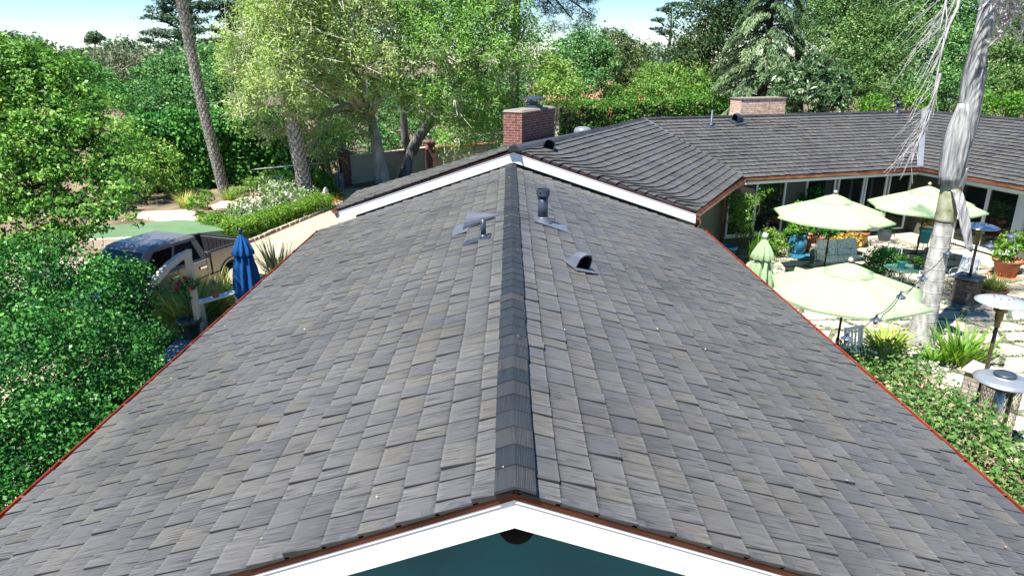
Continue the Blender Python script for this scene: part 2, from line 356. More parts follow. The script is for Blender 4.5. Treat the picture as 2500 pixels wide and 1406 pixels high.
def rake(A, B, yf, hgt, parent, z_off=-.05):
    """white board with copper drip edge under a sloping gable edge; faces -Y"""
    A, B = V(A), V(B); mb = MB(); a = V(A.x, yf, A.z + z_off); b = V(B.x, yf, B.z + z_off); dz = V(0, 0, -hgt); dy = V(0, .035, 0)
    mb.hexa([a + dz, b + dz, b + dz + dy, a + dz + dy, a, b, b + dy, a + dy])
    mb2 = MB(); y2 = yf - .012
    a2, b2 = V(A.x, y2, A.z - .008), V(B.x, y2, B.z - .008); k = 24
    for i in range(k):
        p, q = a2.lerp(b2, i / k), a2.lerp(b2, (i + 1) / k); h = V(0, 0, -.052); d = V(0, .011, 0)
        if i == k - 1: pass
        mb2.hexa([p + h, q + h, q + h + d, p + h + d, p, q, q + d, p + d])
    mb3 = MB(); h = V(0, 0, -.022)
    a3, b3 = V(A.x, yf - .008, A.z - .062), V(B.x, yf - .008, B.z - .062); mb3.hexa([a3 + h, b3 + h, b3 + h + V(0, .018, 0), a3 + h + V(0, .018, 0), a3, b3, b3 + V(0, .018, 0), a3 + V(0, .018, 0)])
    f = mb.build('bargeboard', M['white'], parent, bevel=.004); mb2.build('drip_edge', M['copper_dark'], parent); mb3.build('trim_strip', M['white'], parent); return f
for ex in (EL, ER): rake((RX, 0, RZ), (ex, 0, EZ), 3.695, .235, house)
mb = MB()
for ex in (EL, ER):
    a, b = V(RX, Y0 + .006, RZ - .004), V(ex, Y0 + .006, EZ - .004); mb.hexa([a, b, b + V(0, .06, 0), a + V(0, .06, 0), a + V(0, 0, .022), b + V(0, 0, .022), b + V(0, .06, .022), a + V(0, .06, .022)])
mb.build('starter_strip', pbr('starter shake', (.06, .064, .072), .8, var=.3, scale=14), roof1)
for ex, o_ in ((EL, (-1, 0, 0)), (ER, (1, 0, 0))):
    gutter((ex, Y0 + .03, EZ - .02), (ex, 17.5, EZ - .02), o_, roof1, r=.055, mat=M['copper_red'])
    mb = MB(); mb.box((ex + (.02 if ex < 0 else -.02), (Y0 + 17.5) / 2 + .05, EZ - .12), (.03, 17.5 - Y0 - .12, .15)); mb.build('eave_board', M['white'], roof1)
# near gable wall, side walls
mb = MB(); WL, WR, WY = -4.15, 4.3, 4.25
zt = lambda x: RZ - .17 - (abs(x - RX)) * SLP
mb.prism([(WL, WY, 0), (WR, WY, 0), (WR, WY, zt(WR)), (RX, WY, zt(RX)), (WL, WY, zt(WL))], (0, 0, 0), (0, .15, 0)); mb.build('wall', M['teal'], house, label='olive gable end wall with painted teal shade under the near white boards'); mb = MB()
mb.prism([(WL, WY + .15, 0), (WL, Y1, 0), (WL, Y1, zt(WL)), (WL, WY + .15, zt(WL))], (0, 0, 0), (.15, 0, 0)); mb.build('wall', M['siding'], house); mb = MB()
mb.prism([(WR, WY + .15, 0), (WR, 18.3, 0), (WR, 18.3, zt(WR)), (WR, WY + .15, zt(WR))], (0, 0, 0), (-.15, 0, 0))
mb.build('wall', M['siding'], house)
# round dome lamp on the gable wall
mb = MB(); Mx = Matrix.Rotation(R(90), 3, 'X')
mb.lathe([(.14, 0), (.138, .03), (.118, .075), (.085, .105), (.045, .122), (0, .126)], 32, (.05, WY - .004, 3.42), M=Mx)
mb.build('dome_lamp', pbr('black lamp dome', (.002, .003, .005), .6, spec=.1), house)
# --- vents on the near roof
def roofz(x): return RZ - abs(x - RX) * ((RZ - EZ) / (RX - EL) if x < RX else (RZ - EZ) / (ER - RX))
def tilt(x, y=0):  # matrix that lays +Z on the slope normal
    a = math.atan(SLP); return Matrix.Rotation(a if x > RX else -a, 3, 'Y')
x, y = .59, 11.9; z = roofz(x)
mb = MB(); T = tilt(x)
mb.box(V(x + .14, y, roofz(x + .14) + .038), (.62, .5, .012), 0, 1, ry=math.atan(SLP))
mb.lathe([(.17, -.02), (.15, .03), (.10, .10), (.10, .12)], 20, (x, y, z), 1)
mb.lathe([(.088, .05), (.088, .5)], 20, (x, y, z), 0)
mb.lathe([(.088, .49), (.116, .495), (.116, .61), (.102, .612), (.098, .54)], 32, (x, y, z), 0, smooth=False)
for k in range(6):
    a = k * math.pi / 3; mb.box(V(x +   .114 * math.cos(a), y + .114 * math.sin(a), z + .555), (.008, .022, .035), a, 2)
mb.build('vent_pipe', [M['metal_dark'], M['metal_grey'], M['hole']], roof1, label='tall dark pipe with slotted ring cap')
x, y = -.42, 10.6; z = roofz(x); mb = MB()
mb.box(V(x - .1, y, roofz(x - .1) + .036), (.45, .3, .01), 0, 0, ry=-math.atan(SLP))
mb.lathe([(.08, 0), (.06, .06), (.045, .09)], 16, (x, y, z)); mb.lathe([(.042, .05), (.042, .34)], 16, (x, y, z)); mb.lathe([(.03, .341), (.0, .342)], 12, (x, y, z), 1)
mb.build('vent_pipe', [M['metal_dark'], M['hole']], roof1, label='short dark pipe left of the ridge')
def hood(x, y, zf, parent, ang, nrm, label, k=1.0, mats=None):
    """hooded vent: a sheet metal dome rising from the roof to a round dark mouth, on a flat flange; nrm = roof normal"""
    mb = MB(); nrm = V(nrm).normalized(); f = V(math.cos(ang), math.sin(ang), 0); f = (f - nrm * f.dot(nrm)).normalized(); sd = nrm.cross(f); c = V(x, y, zf)
    q = lambda a, b, h: c + (f * a + sd * b + nrm * h) * k
    mb.hexa([q(*p) for p in ((-.2, -.17, .02), (.24, -.17, .02), (.24, .24, .02), (-.2, .24, .02), (-.2, -.17, .035), (.24, -.17, .035), (.24, .24, .035), (-.2, .24, .035))], 0)
    n = 14
    def ring(xx, r, h): return [q(xx + (.03 * math.sin(math.pi * i / n)), r * math.cos(math.pi * i / n) * (1.12 if i in (0, n) else 1), (.03 if i in (0, n) else h + r * math.sin(math.pi * i / n) * 1.05)) for i in range(n + 1)]
    rs = [ring(-.2, .05, .05), ring(-.15, .09, .09), ring(-.07, .115, .13), ring(.03, .12, .15), ring(.13, .12, .15), ring(.13, .104, .15), ring(-.05, .10, .09)]
    for j in range(len(rs) - 1):
        a, b = rs[j], rs[j + 1]
        for i in range(n): mb.face([a[i], b[i], b[i + 1], a[i + 1]], 1 if j == 5 else 0, True)
    mb.face(rs[-1], 1); mb.face(rs[0], 0)
    mb.face([q(.125, -.11, .036), q(.125, .11, .036), q(-.05, .1, .037), q(-.05, -.1, .037)], 1)
    return mb.build('hood_vent', mats or [M['metal_grey'], M['hole']], parent, label=label)
N1R = V(SLP, 0, 1)
hood(.99, 9.55, roofz(.99) + .02, roof1, R(-62), N1R, 'grey hooded vent with dark open mouth, on the right slope', .95)
# eyebrow hood left of the ridge: half cone of grey sheet metal opening down the slope
mb = MB(); n = 12; x0, yv = -.17, 11.85; tip = V(x0, yv, roofz(x0) + .05); xm = -.83; o = V(xm, yv, roofz(xm) + .03); r = .27
up = V(.293, 0, .956); ring = [o + V(0, -r * math.cos(math.pi * i / n), 0) + up * r * 1.12 * math.sin(math.pi * i / n) for i in range(n + 1)]
for i in range(n): mb.face([tip, ring[i + 1], ring[i]], 0, True)
mb.face(ring, 1)
mb.box(V(xm - .02, yv - .1, roofz(xm - .02) + .045), (.3, .7, .012), 0, 0, ry=-math.atan(SLP))
mb.build('eyebrow_vent', [M['metal_grey'], M['hole']], roof1, label='grey half-cone vent left of the ridge')

# --- second wing (its ridge runs off to the right)
RZ2 = 4.48
A, Lp, Rp = V(.1, 17.62, RZ2), V(-4.52, 17.62, 2.95), V(4.9, 17.62, 2.88)
d2 = V(.474, .8805, 0).normalized(); B = A + d2 * 10.7; C = Rp + d2 * 6.5
D = V(15.33, 25.57, 2.8); C = V(8.0, 23.35, 2.8)
d3 = (D - C).normalized(); n3 = V(-d3.y, d3.x, 0); d4 = V(.272, -.962, 0).normalized(); n4 = V(.962, .272, 0).normalized()
hw3 = (V(B.x, B.y, 0) - V(C.x, C.y, 0)).dot(n3); RZ3 = RZ2
kk = hw3 / (1 + n3.dot(n4)); F = V(D.x, D.y, 0) + (n3 + n4) * kk; F.z = RZ3
G = F + d4 * 13; E_ = D + d4 * 13
L2 = V(-4.55, 20.1, 2.84); A2 = V(-.05, 18.45, RZ2)
def plane_frame(o, u, pts):
    """frame with origin o, u along the eave; v up the slope through the highest point"""
    u = V(u).normalized(); top = max(pts, key=lambda p: p.z); w_ = top - o; w_ = w_ - u * w_.dot(u); v = w_.normalized(); n_ = u.cross(v)
    if n_.z < 0: n_ = -n_
    return u, v, n_, [((p - o).dot(u), max(0, (p - o).dot(v))) for p in pts]
def deck(pts, parent_mesh, t=.14, off=.006):
    parent_mesh.prism([V(p) - V(0, 0, off) for p in pts], (0, 0, -t), (0, 0, 0))
mb = MB(); deck([A, Lp, L2, A2], mb); deck([A, B, C, Rp][::-1], mb)
far2 = V(-1.5, 21.2, 3.6) + V(.474, .8805, 0) * 7; deck([A2, L2, V(-1.2, 27.5, 2.8), V(2.5, 31.5, 2.8), B, A][::-1], mb)
roof2 = mb.build('roof', M['deck'], house, label='middle roof with white gable boards and swept shake courses')
u, v, n_, pl = plane_frame(Lp, V(0, 1, 0), [Lp, L2, A2, A])
shingle_slope(Lp - V(0, .05, 0), u, v, n_, [(0, 0), (pl[1][0] + .05, 0), (pl[2][0], pl[2][1]), (0, pl[3][1])], 'shakes', roof2, 21)
u, v, n_, pl = plane_frame(Rp, d2, [Rp, C, B, A])
def warp2(uu, vv, span):
    dd = max(0, uu - span(vv)[0]); vm = pl[2][1]
    return vv + .62 * math.exp(-(dd / .62) ** 1.5) * max(0, 1 - max(vv, 0) / vm) ** .35
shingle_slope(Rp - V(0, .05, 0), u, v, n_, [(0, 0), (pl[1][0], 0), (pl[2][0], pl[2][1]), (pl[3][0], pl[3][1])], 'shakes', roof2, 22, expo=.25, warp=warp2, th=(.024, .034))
dl = V(-d2.y, d2.x, -.36).normalized(); dr = V(d2.y, -d2.x, -.388).normalized()
ridge_caps(A - V(0, .1, 0), B, dl, dr, 'ridge_cap', roof2, 6, step=.21, hw=.15, lift=.04)
ridge_caps(L2 + V(0, .02, 0), A2, V(-.2, -.95, -.1).normalized(), V(.5, .8, -.33).normalized(), 'hip_cap', roof2, 7, step=.24, hw=.13, lift=.03, mat=M['shingle'])
mb = MB(); a = A - V(0, .12, 0); mb.prism([a + V(-.14, 0, -.03), a + V(.14, 0, -.03), a + V(.1, 0, .09), a + V(0, 0, .13), a + V(-.1, 0, .09)], (0, 0, 0), (0, .22, 0)); mb.build('ridge_end', M['ridge'], roof2)
for ex in (Lp, Rp): rake(A, ex, 17.60, .27, house)
mb = MB(); mb.prism([V(-4.1, 17.9, 2.3), V(4.4, 17.9, 2.3), V(4.4, 17.9, 2.85), V(.1, 17.9, 4.28), V(-4.1, 17.9, 2.85)], (0, 0, 0), (0, .12, 0))
mb.build('wall', M['siding'], house)
gutter(Lp + V(.02, -.06, -.04), L2 + V(0, 0, -.04), (-1, 0, 0), roof2)
gutter(Rp + V(0, -.03, -.04), C + V(0, 0, -.04), (d2.y, -d2.x, 0), roof2)
mb = MB(); o2 = V(d2.y, -d2.x, 0); mb.hexa([Rp + o2 * -.01 + V(0, 0, -.2), C + o2 * -.01 + V(0, 0, -.2), C - o2 * .04 + V(0, 0, -.2), Rp - o2 * .04 + V(0, 0, -.2), Rp + o2 * -.01 + V(0, 0, -.03), C + o2 * -.01 + V(0, 0, -.03), C - o2 * .04 + V(0, 0, -.03), Rp - o2 * .04 + V(0, 0, -.03)])
mb.build('eave_board', M['white'], roof2)
hood(1.04, 18.74, 4.34, roof2, R(-100), V(.34, -.18, 1), 'dark hooded vent just behind the gable peak', 1.25, [M['metal_dark'], M['hole']])
# downspouts
def spout(pts, nm='downspout', r=.042): mb = MB(); mb.tube(pts, r, 10); return mb.build(nm, M['copper'], house)
spout([Rp + V(.07, .02, -.1), Rp + V(.07, .02, -.2), Rp + V(.13, .06, -.3), Rp + V(.16, .25, -.38), Rp + V(.16, .42, -.5), (5.02, 18.1, 1.8), (5.02, 18.1, .1)], r=.05)
cc = C - o2 * .55
spout([C + V(.05, -.02, -.12), C + V(.05, -.02, -.2), C + V(-.2, .1, -.35), cc + V(0, 0, -.5), cc + V(0, 0, -2.6)])
mb = MB(); mb.tube([Lp + V(-.06, .06, -.1), Lp + V(.0, .1, -.26)], .05, 10); mb.build('downspout', M['copper'], house)
# --- third and fourth wings
mb = MB(); deck([C, D, F, B], mb); deck([D, E_, G, F], mb)
deck([B, F, F + (n3 + n4) * kk - V(0, 0, 1.6), B + n3 * hw3 - V(0, 0, 1.6)], mb); deck([F, G, G + n4 * hw3 - V(0, 0, 1.6), F + (n3 + n4) * kk - V(0, 0, 1.6)], mb)
roof3 = mb.build('roof', M['deck'], house, label='far roof of two long shake slopes meeting at a valley above the patio')
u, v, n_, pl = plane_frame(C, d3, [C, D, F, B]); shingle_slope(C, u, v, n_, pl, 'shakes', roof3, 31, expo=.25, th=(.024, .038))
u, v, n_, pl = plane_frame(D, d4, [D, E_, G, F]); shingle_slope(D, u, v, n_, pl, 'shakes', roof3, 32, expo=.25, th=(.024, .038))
sl3 = (V(0, 0, -1) * (RZ3 - 2.78) - n3 * hw3).normalized(); fl3 = (V(0, 0, -1) * (RZ3 - 2.78) + n3 * hw3).normalized()
ridge_caps(B, F, fl3, sl3, 'ridge_cap', roof3, 8, step=.24, hw=.15, lift=.04)
sl4 = (V(0, 0, -1) * (RZ3 - 2.78) - n4 * hw3).normalized(); fl4 = (V(0, 0, -1) * (RZ3 - 2.78) + n4 * hw3).normalized()
ridge_caps(F, G, fl4, sl4, 'ridge_cap', roof3, 9, step=.24, hw=.15, lift=.04)
mb = MB()
vd = (F - D).normalized(); sd = vd.cross(V(0, 0, 1)).normalized()
mb.hexa([D + sd * -.10 + V(0, 0, .0), D + sd * .10, F + sd * .10, F + sd * -.10, D + sd * -.10 + V(0, 0, .10), D + sd * .10 + V(0, 0, .10), F + sd * .10 + V(0, 0, .10), F + sd * -.10 + V(0, 0, .10)])
mb.build('valley_flashing', M['valley'], roof3); mb = MB()
vd = (B - C).normalized(); sd = vd.cross(V(0, 0, 1)).normalized()
mb.hexa([C + sd * -.03, C + sd * .03, B + sd * .03, B + sd * -.03, C + sd * -.03 + V(0, 0, .05), C + sd * .03 + V(0, 0, .05), B + sd * .03 + V(0, 0, .05), B + sd * -.03 + V(0, 0, .05)])
mb.build('valley_flashing', M['valley'], roof3)
gutter(C + d3 * .1 + V(0, 0, -.04), D + V(0, 0, -.04), -n3, roof3); gutter(D + V(0, 0, -.04), E_ + V(0, 0, -.04), -n4, roof3)
mb = MB()
for p, q, n_ in ((C, D, n3), (D, E_, n4)):
    mb.hexa([p + n_ * .01 + V(0, 0, -.24), q + n_ * .01 + V(0, 0, -.24), q + n_ * .05 + V(0, 0, -.24), p + n_ * .05 + V(0, 0, -.24), p + n_ * .01 + V(0, 0, -.03), q + n_ * .01 + V(0, 0, -.03), q + n_ * .05 + V(0, 0, -.03), p + n_ * .05 + V(0, 0, -.03)])
mb.build('eave_board', M['white'], roof3)
# walls with glazing, in wall coordinates (s along, z up)
OH = .8
W3o = V(C.x, C.y, 0) + n3 * OH; W4o = V(D.x, D.y, 0) + (n3 + n4) * (OH / (1 + n3.dot(n4)))
def wbox(mb, o, d, n_, s0, s1, z0, z1, t0, t1, m=0):
    """box on a wall: t measured outwards from the wall face"""
    f = lambda s, t, z: o + d * s - n_ * t + V(0, 0, z)
    mb.hexa([f(s0, t1, z0), f(s1, t1, z0), f(s1, t0, z0), f(s0, t0, z0), f(s0, t1, z1), f(s1, t1, z1), f(s1, t0, z1), f(s0, t0, z1)], m)
mb = MB(); wbox(mb, W3o, d3, n3, -1.2, 8.55, 0, 2.68, -.15, 0); mb.build('wall', M['siding'], house)
mb = MB(); wbox(mb, W4o, d4, n4, -.02, 13, 0, 2.68, -.15, 0); mb.build('wall', M['siding'], house)
W2o = V(Rp.x, Rp.y, 0) - o2 * .55
mb = MB(); wbox(mb, W2o, d2, -o2, -.1, 6.9, 0, 2.65, -.15, 0); mb.build('wall', M['siding'], house)
def window(o, d, n_, s0, s1, z0, z1, mull=(), name='window', fw=.07, sill=True):
    mb = MB()
    wbox(mb, o, d, n_, s0, s0 + fw, z0, z1, .002, .07); wbox(mb, o, d, n_, s1 - fw, s1, z0, z1, .002, .07)
    wbox(mb, o, d, n_, s0 + fw, s1 - fw, z1 - fw, z1, .002, .068); wbox(mb, o, d, n_, s0 + fw, s1 - fw, z0, z0 + fw, .002, .068)
    for q, ww in mull: wbox(mb, o, d, n_, q - ww / 2, q + ww / 2, z0 + fw, z1 - fw, .002, .06)
    w_ = mb.build(name, M['trim'], house)
    mb = MB(); wbox(mb, o, d, n_, s0 + fw - .005, s1 - fw + .005, z0 + fw - .005, z1 - fw + .005, .004, .02); mb.build('glass', M['glass'], w_)
    if sill:
        mb = MB(); wbox(mb, o, d, n_, s0 - .05, s1 + .05, z0 - .06, z0 - .002, .002, .1); mb.build('sill', M['trim'], w_)
    return w_
window(W3o, d3, n3, .02, 2.42, .55, 2.5, ((1.18, .09),))
window(W3o, d3, n3, 3.3, 4.62, .52, 2.5); window(W3o, d3, n3, 4.72, 5.95, .52, 2.5)
window(W3o, d3, n3, 6.0, 8.2, .28, 2.5, ((7.0, .1), (7.16, .06)), 'sliding_door', sill=False)
window(W4o, d4, n4, 2.0, 4.35, .22, 2.5, ((3.15, .12),), 'sliding_door', .12, sill=False)
window(W4o, d4, n4, 5.4, 7.6, .22, 2.5, ((6.5, .1),), 'sliding_door', sill=False)
mb = MB(); wbox(mb, W4o, d4, n4, 4.37, 4.6, 0, 2.52, .002, .1); mb.build('door_post', M['trim'], house)
mb = MB(); wbox(mb, W3o, d3, n3, 2.45, 3.25, .3, .34, .002, .02); 
# steps in front of the doors
mb = MB(); wbox(mb, W3o, d3, n3, 5.6, 8.4, .0, .17, .01, .9); wbox(mb, W4o, d4, n4, .7, 12, .0, .14, .01, 1.3); mb.build('door_step', pbr('pale step paving', (.42, .37, .29), .85, var=.15, bump=.2), house, bevel=.01)
# --- chimneys and far vents
def uvbox(mbx, name, mat, parent, label=None):
    o = mbx.build(name, mat, parent, label=label); wall_uv(o); return o
c0 = V(.36, 20.3, 0); q = lambda s, t: c0 + d2 * s - o2 * t
mb = MB(); L_, T_ = 2.25, .62
mb.hexa([q(0, 0) + V(0, 0, 3.2), q(L_, 0) + V(0, 0, 3.2), q(L_, T_) + V(0, 0, 3.2), q(0, T_) + V(0, 0, 3.2), q(0, 0) + V(0, 0, 5.2), q(L_, 0) + V(0, 0, 5.2), q(L_, T_) + V(0, 0, 5.2), q(0, T_) + V(0, 0, 5.2)])
ch = uvbox(mb, 'chimney', M['brick'], house, 'red brick chimney with a dark metal cap')
mb = MB(); e = .02
mb.hexa([q(-e, -e) + V(0, 0, 5.202), q(L_ + e, -e) + V(0, 0, 5.202), q(L_ + e, T_ + e) + V(0, 0, 5.202), q(-e, T_ + e) + V(0, 0, 5.202), q(.03, .03) + V(0, 0, 5.26), q(L_ - .03, .03) + V(0, 0, 5.26), q(L_ - .03, T_ - .03) + V(0, 0, 5.26), q(.03, T_ - .03) + V(0, 0, 5.26)])
mb.build('chimney_crown', M['concrete'], ch)
mb = MB(); cq = q(1.35, .3)
mb.lathe([(.3, 5.25), (.3, 5.32), (.27, 5.33), (.16, 5.35), (.15, 5.44)], 4, (cq.x, cq.y, 0), M=Matrix.Rotation(R(17), 3, 'Z'), smooth=False)
for k in range(4):
    a = R(62 + 90 * k); mb.box(V(cq.x + .2 * math.cos(a), cq.y + .2 * math.sin(a), 5.42), (.02, .02, .2))
mb.lathe([(.4, 5.51), (.4, 5.53), (.1, 5.60), (0, 5.61)], 4, (cq.x, cq.y, 0), M=Matrix.Rotation(R(17), 3, 'Z'), smooth=False)
mb.build('chimney_cap', M['metal_dark'], ch)
mb = MB(); c3 = B + d3 * 4.55 + n3 * .35; c3.z = 0; q = lambda s, t: c3 + d3 * s + n3 * t; L_, T_ = 2.15, .75
mb.hexa([q(0, 0) + V(0, 0, 3.6), q(L_, 0) + V(0, 0, 3.6), q(L_, T_) + V(0, 0, 3.6), q(0, T_) + V(0, 0, 3.6), q(0, 0) + V(0, 0, 5.1), q(L_, 0) + V(0, 0, 5.1), q(L_, T_) + V(0, 0, 5.1), q(0, T_) + V(0, 0, 5.1)])
ch2 = uvbox(mb, 'chimney', M['buffstone'], house, 'low wide chimney of buff ledgestone')
mb = MB(); mb.hexa([q(-.03, -.03) + V(0, 0, 5.102), q(L_ + .03, -.03) + V(0, 0, 5.102), q(L_ + .03, T_ + .03) + V(0, 0, 5.102), q(-.03, T_ + .03) + V(0, 0, 5.102), q(-.03, -.03) + V(0, 0, 5.15), q(L_ + .03, -.03) + V(0, 0, 5.15), q(L_ + .03, T_ + .03) + V(0, 0, 5.15), q(-.03, T_ + .03) + V(0, 0, 5.15)]); mb.build('chimney_crown', M['concrete'], ch2)
def on3(s, f): p = C + d3 * s + n3 * hw3 * f; p.z = 2.78 + (RZ3 - 2.78) * f; return p
p = on3(.9, .83); mb = MB(); mb.lathe([(.11, 0), (.07, .08), (.045, .1), (.045, .62), (.0, .62)], 14, p); mb.box(p + V(0, 0, .03), (.4, .34, .012), math.atan2(d3.y, d3.x), rx=R(20)); mb.build('vent_pipe', M['metal_dark'], roof3, label='thin vent pipe on the far roof')
p = on3(2.2, .88); hood(p.x, p.y, p.z + .03, roof3, R(-150), V(n3.x * -.375, n3.y * -.375, 1), 'dark barrel vent on the far roof', 1.3, [M['metal_dark'], M['hole']])
p = on3(10.4, .95); mb = MB(); mb.lathe([(.16, -.1), (.12, .1), (.07, .14), (.07, .4), (.13, .42), (.13, .52), (0, .54)], 14, p); mb.build('vent_pipe', M['metal_dark'], roof3, label='stubby capped pipe beside the valley')
p = A.lerp(B, .56) + V(-.5, .35, -.14); mb = MB(); mb.lathe([(.3, -.1), (.3, .06), (.26, .15), (.15, .19), (0, .2)], 20, p); mb.build('skylight_dome', pbr('pale skylight', (.17, .18, .2), .35, var=.03), roof2)
# ================================================================ VEGETATION
def leafobj(name, mat, parent, C, Nn, Ln, Wn, tone, axis=None, rng=None, fold=.18):
    """many small folded rhombic leaves as one mesh; C centres, Nn facing, axis = pointing direction"""
    n = len(C); Nn = Nn / (np.linalg.norm(Nn, axis=1, keepdims=True) + 1e-9)
    if axis is None: axis = rng.normal(size=(n, 3))
    axis = axis - Nn * np.sum(axis * Nn, 1, keepdims=True); axis /= (np.linalg.norm(axis, axis=1, keepdims=True) + 1e-9)
    side = np.cross(Nn, axis); Ln = Ln[:, None]; Wn = Wn[:, None]
    p0 = C - axis * Ln * .5; p2 = C + axis * Ln * .5; mid = C - axis * Ln * .06 + Nn * Wn * fold
    p1 = mid + side * Wn * .5; p3 = mid - side * Wn * .5
    v = np.stack([p0, p1, p2, p3], 1).reshape(-1, 3).astype(np.float32)
    me = bpy.data.meshes.new(name); me.vertices.add(4 * n); me.vertices.foreach_set('co', v.ravel())
    me.loops.add(4 * n); me.loops.foreach_set('vertex_index', np.arange(4 * n, dtype=np.int32))
    me.polygons.add(n); me.polygons.foreach_set('loop_start', np.arange(0, 4 * n, 4, dtype=np.int32)); me.polygons.foreach_set('loop_total', np.full(n, 4, dtype=np.int32))
    a = me.attributes.new('tone', 'FLOAT', 'FACE'); a.data.foreach_set('value', np.clip(tone, 0, 1).astype(np.float32))
    me.materials.append(mat); me.update(calc_edges=True)
    o = bpy.data.objects.new(name, me); COL.objects.link(o)
    if parent: o.parent = parent
    return o
def blob_leaves(blobs, n, leaf, rng, per=28, cr=.3, up=.4, inner=.5, tvar=.17, rnd=.8, flat=.8, tmean=.5, low=.45, tgrad=0):
    """leaf clumps through the outer part of ellipsoids; returns arrays"""
    c = np.array([list(b[0]) for b in blobs]); r = np.array([(b[1] if hasattr(b[1], '__len__') else (b[1],) * 3) for b in blobs], float)
    wts = (r[:, 0] * r[:, 2]); wts /= wts.sum(); k = max(1, n // per)
    bi = rng.choice(len(blobs), k, p=wts); d = rng.normal(size=(k, 3)); d /= np.linalg.norm(d, axis=1, keepdims=True)
    flip = (d[:, 2] < 0) & (rng.random(k) < low); d[flip, 2] *= -1
    rad = inner + (1.06 - inner) * rng.random(k) ** .6
    cc = c[bi] + d * r[bi] * rad[:, None]
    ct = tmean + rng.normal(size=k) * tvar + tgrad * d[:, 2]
    li = np.repeat(np.arange(k), per); m = len(li)
    off = rng.normal(size=(m, 3)) * cr * np.array([1, 1, flat]) * .62
    P = cc[li] + off
    nr = d[li] * .55 + np.array([0, 0, up]) + rng.normal(size=(m, 3)) * rnd
    s = .55 + .9 * rng.random(m) ** 1.5
    return P, nr, leaf[0] * s, leaf[1] * s, ct[li] + rng.normal(size=m) * .1, cc, d[li]
def limbs(mb, start, targets, r0, rng, sag=.1, n=6, mids=3):
    start = V(start)
    for t in targets:
        t = V(t); L_ = (t - start).length; pts = [start]
        for i in range(1, mids + 1):
            f = i / (mids + 1); p = start.lerp(t, f) + V(*(rng.normal(size=3) * L_ * .06)) + V(0, 0, L_ * sag * math.sin(math.pi * f)); pts.append(p)
        pts.append(t); mb.tube(pts, [r0 * (1 - .8 * i / (mids + 1)) for i in range(mids + 2)], n, cap=False)
def tree(name, label, cat, base, path, blobs, n, leaf, mat, bark, rt=.3, per=28, cr=.3, group=None, seed=1, twigs=0, twigmat=None, twr=.018, twj=.45, nlimb=99, extra=None, sag=.12, part='crown', droop=0, **kw):
    rng = np.random.default_rng(seed); base = V(base); t = thing(name, label, cat, base, group=group)
    bl = [(V(b[0]) - base, b[1]) for b in blobs]; path = [V(p) - base for p in path]
    mb = MB(); k = len(path)
    mb.tube(path, [rt * (1.25 if i == 0 else 1) * (1 - .45 * i / max(1, k - 1)) for i in range(k)], 10)
    limbs(mb, path[-1], [b[0] for b in bl][:nlimb], rt * .42, rng, sag)
    if extra: extra(mb, base)
    mb.build('trunk', bark, t)
    P, nr, ln, wd, tn, cc, dd = blob_leaves(bl, n, leaf, rng, per, cr, **kw)
    ax = None
    if droop: ax = dd + np.array([0, 0, -droop]) + rng.normal(size=dd.shape) * .4
    leafobj(part, mat, t, P, nr, ln, wd, tn, ax, rng)
    if twigs:
        mb = MB(); cs = np.array([list(b[0]) for b in bl]); pick = rng.choice(len(cc), min(twigs, len(cc)), replace=False)
        for i in pick:
            e = cc[i]; j = np.argmin(((cs - e) ** 2).sum(1)); s_ = V(cs[j]).lerp(V(e), .25); e = V(e)
            m1 = s_.lerp(e, .5) + V(*(rng.normal(size=3) * .18)); e2 = e + (e - s_) * .1 + V(*(rng.normal(size=3) * twj * .33))
            mb.tube([s_, m1, e, e2], [twr * 1.6, twr * 1.2, twr * .8, twr * .3], 3, cap=False, smooth=False)
            for q in range(2):
                mb.tube([m1.lerp(e, .3 + .4 * q), e + V(*(rng.normal(size=3) * twj))], [twr * .7, twr * .3], 3, cap=False, smooth=False)
        mb.build('twigs', twigmat or bark, t)
    return t
def shrub(name, label, cat, blobs, n, leaf, mat, base=None, group=None, seed=1, per=20, cr=.15, stem=True, bark=None, part='foliage', point=False, parent=None, **kw):
    rng = np.random.default_rng(seed); b0 = V(blobs[0][0]); base = V(base) if base else V(b0.x, b0.y, 0)
    t = parent or thing(name, label, cat, base, group=group)
    org = base if not parent else V(0, 0, 0)
    bl = [(V(b[0]) - org, b[1]) for b in blobs]
    if stem:
        mb = MB(); limbs(mb, (0, 0, 0) if not parent else V(bl[0][0]) - V(0, 0, bl[0][1] if not hasattr(bl[0][1], '__len__') else bl[0][1][2]), [b[0] for b in bl], max(.02, leaf[0] * .3), rng, .05, 5, 2); mb.build('stem', bark or M['bark_brown'], t)
    P, nr, ln, wd, tn, cc, dd = blob_leaves(bl, n, leaf, rng, per, cr, **kw)
    leafobj(part, mat, t, P, nr, ln, wd, tn, (dd + rng.normal(size=dd.shape) * .5) if point else None, rng)
    return t
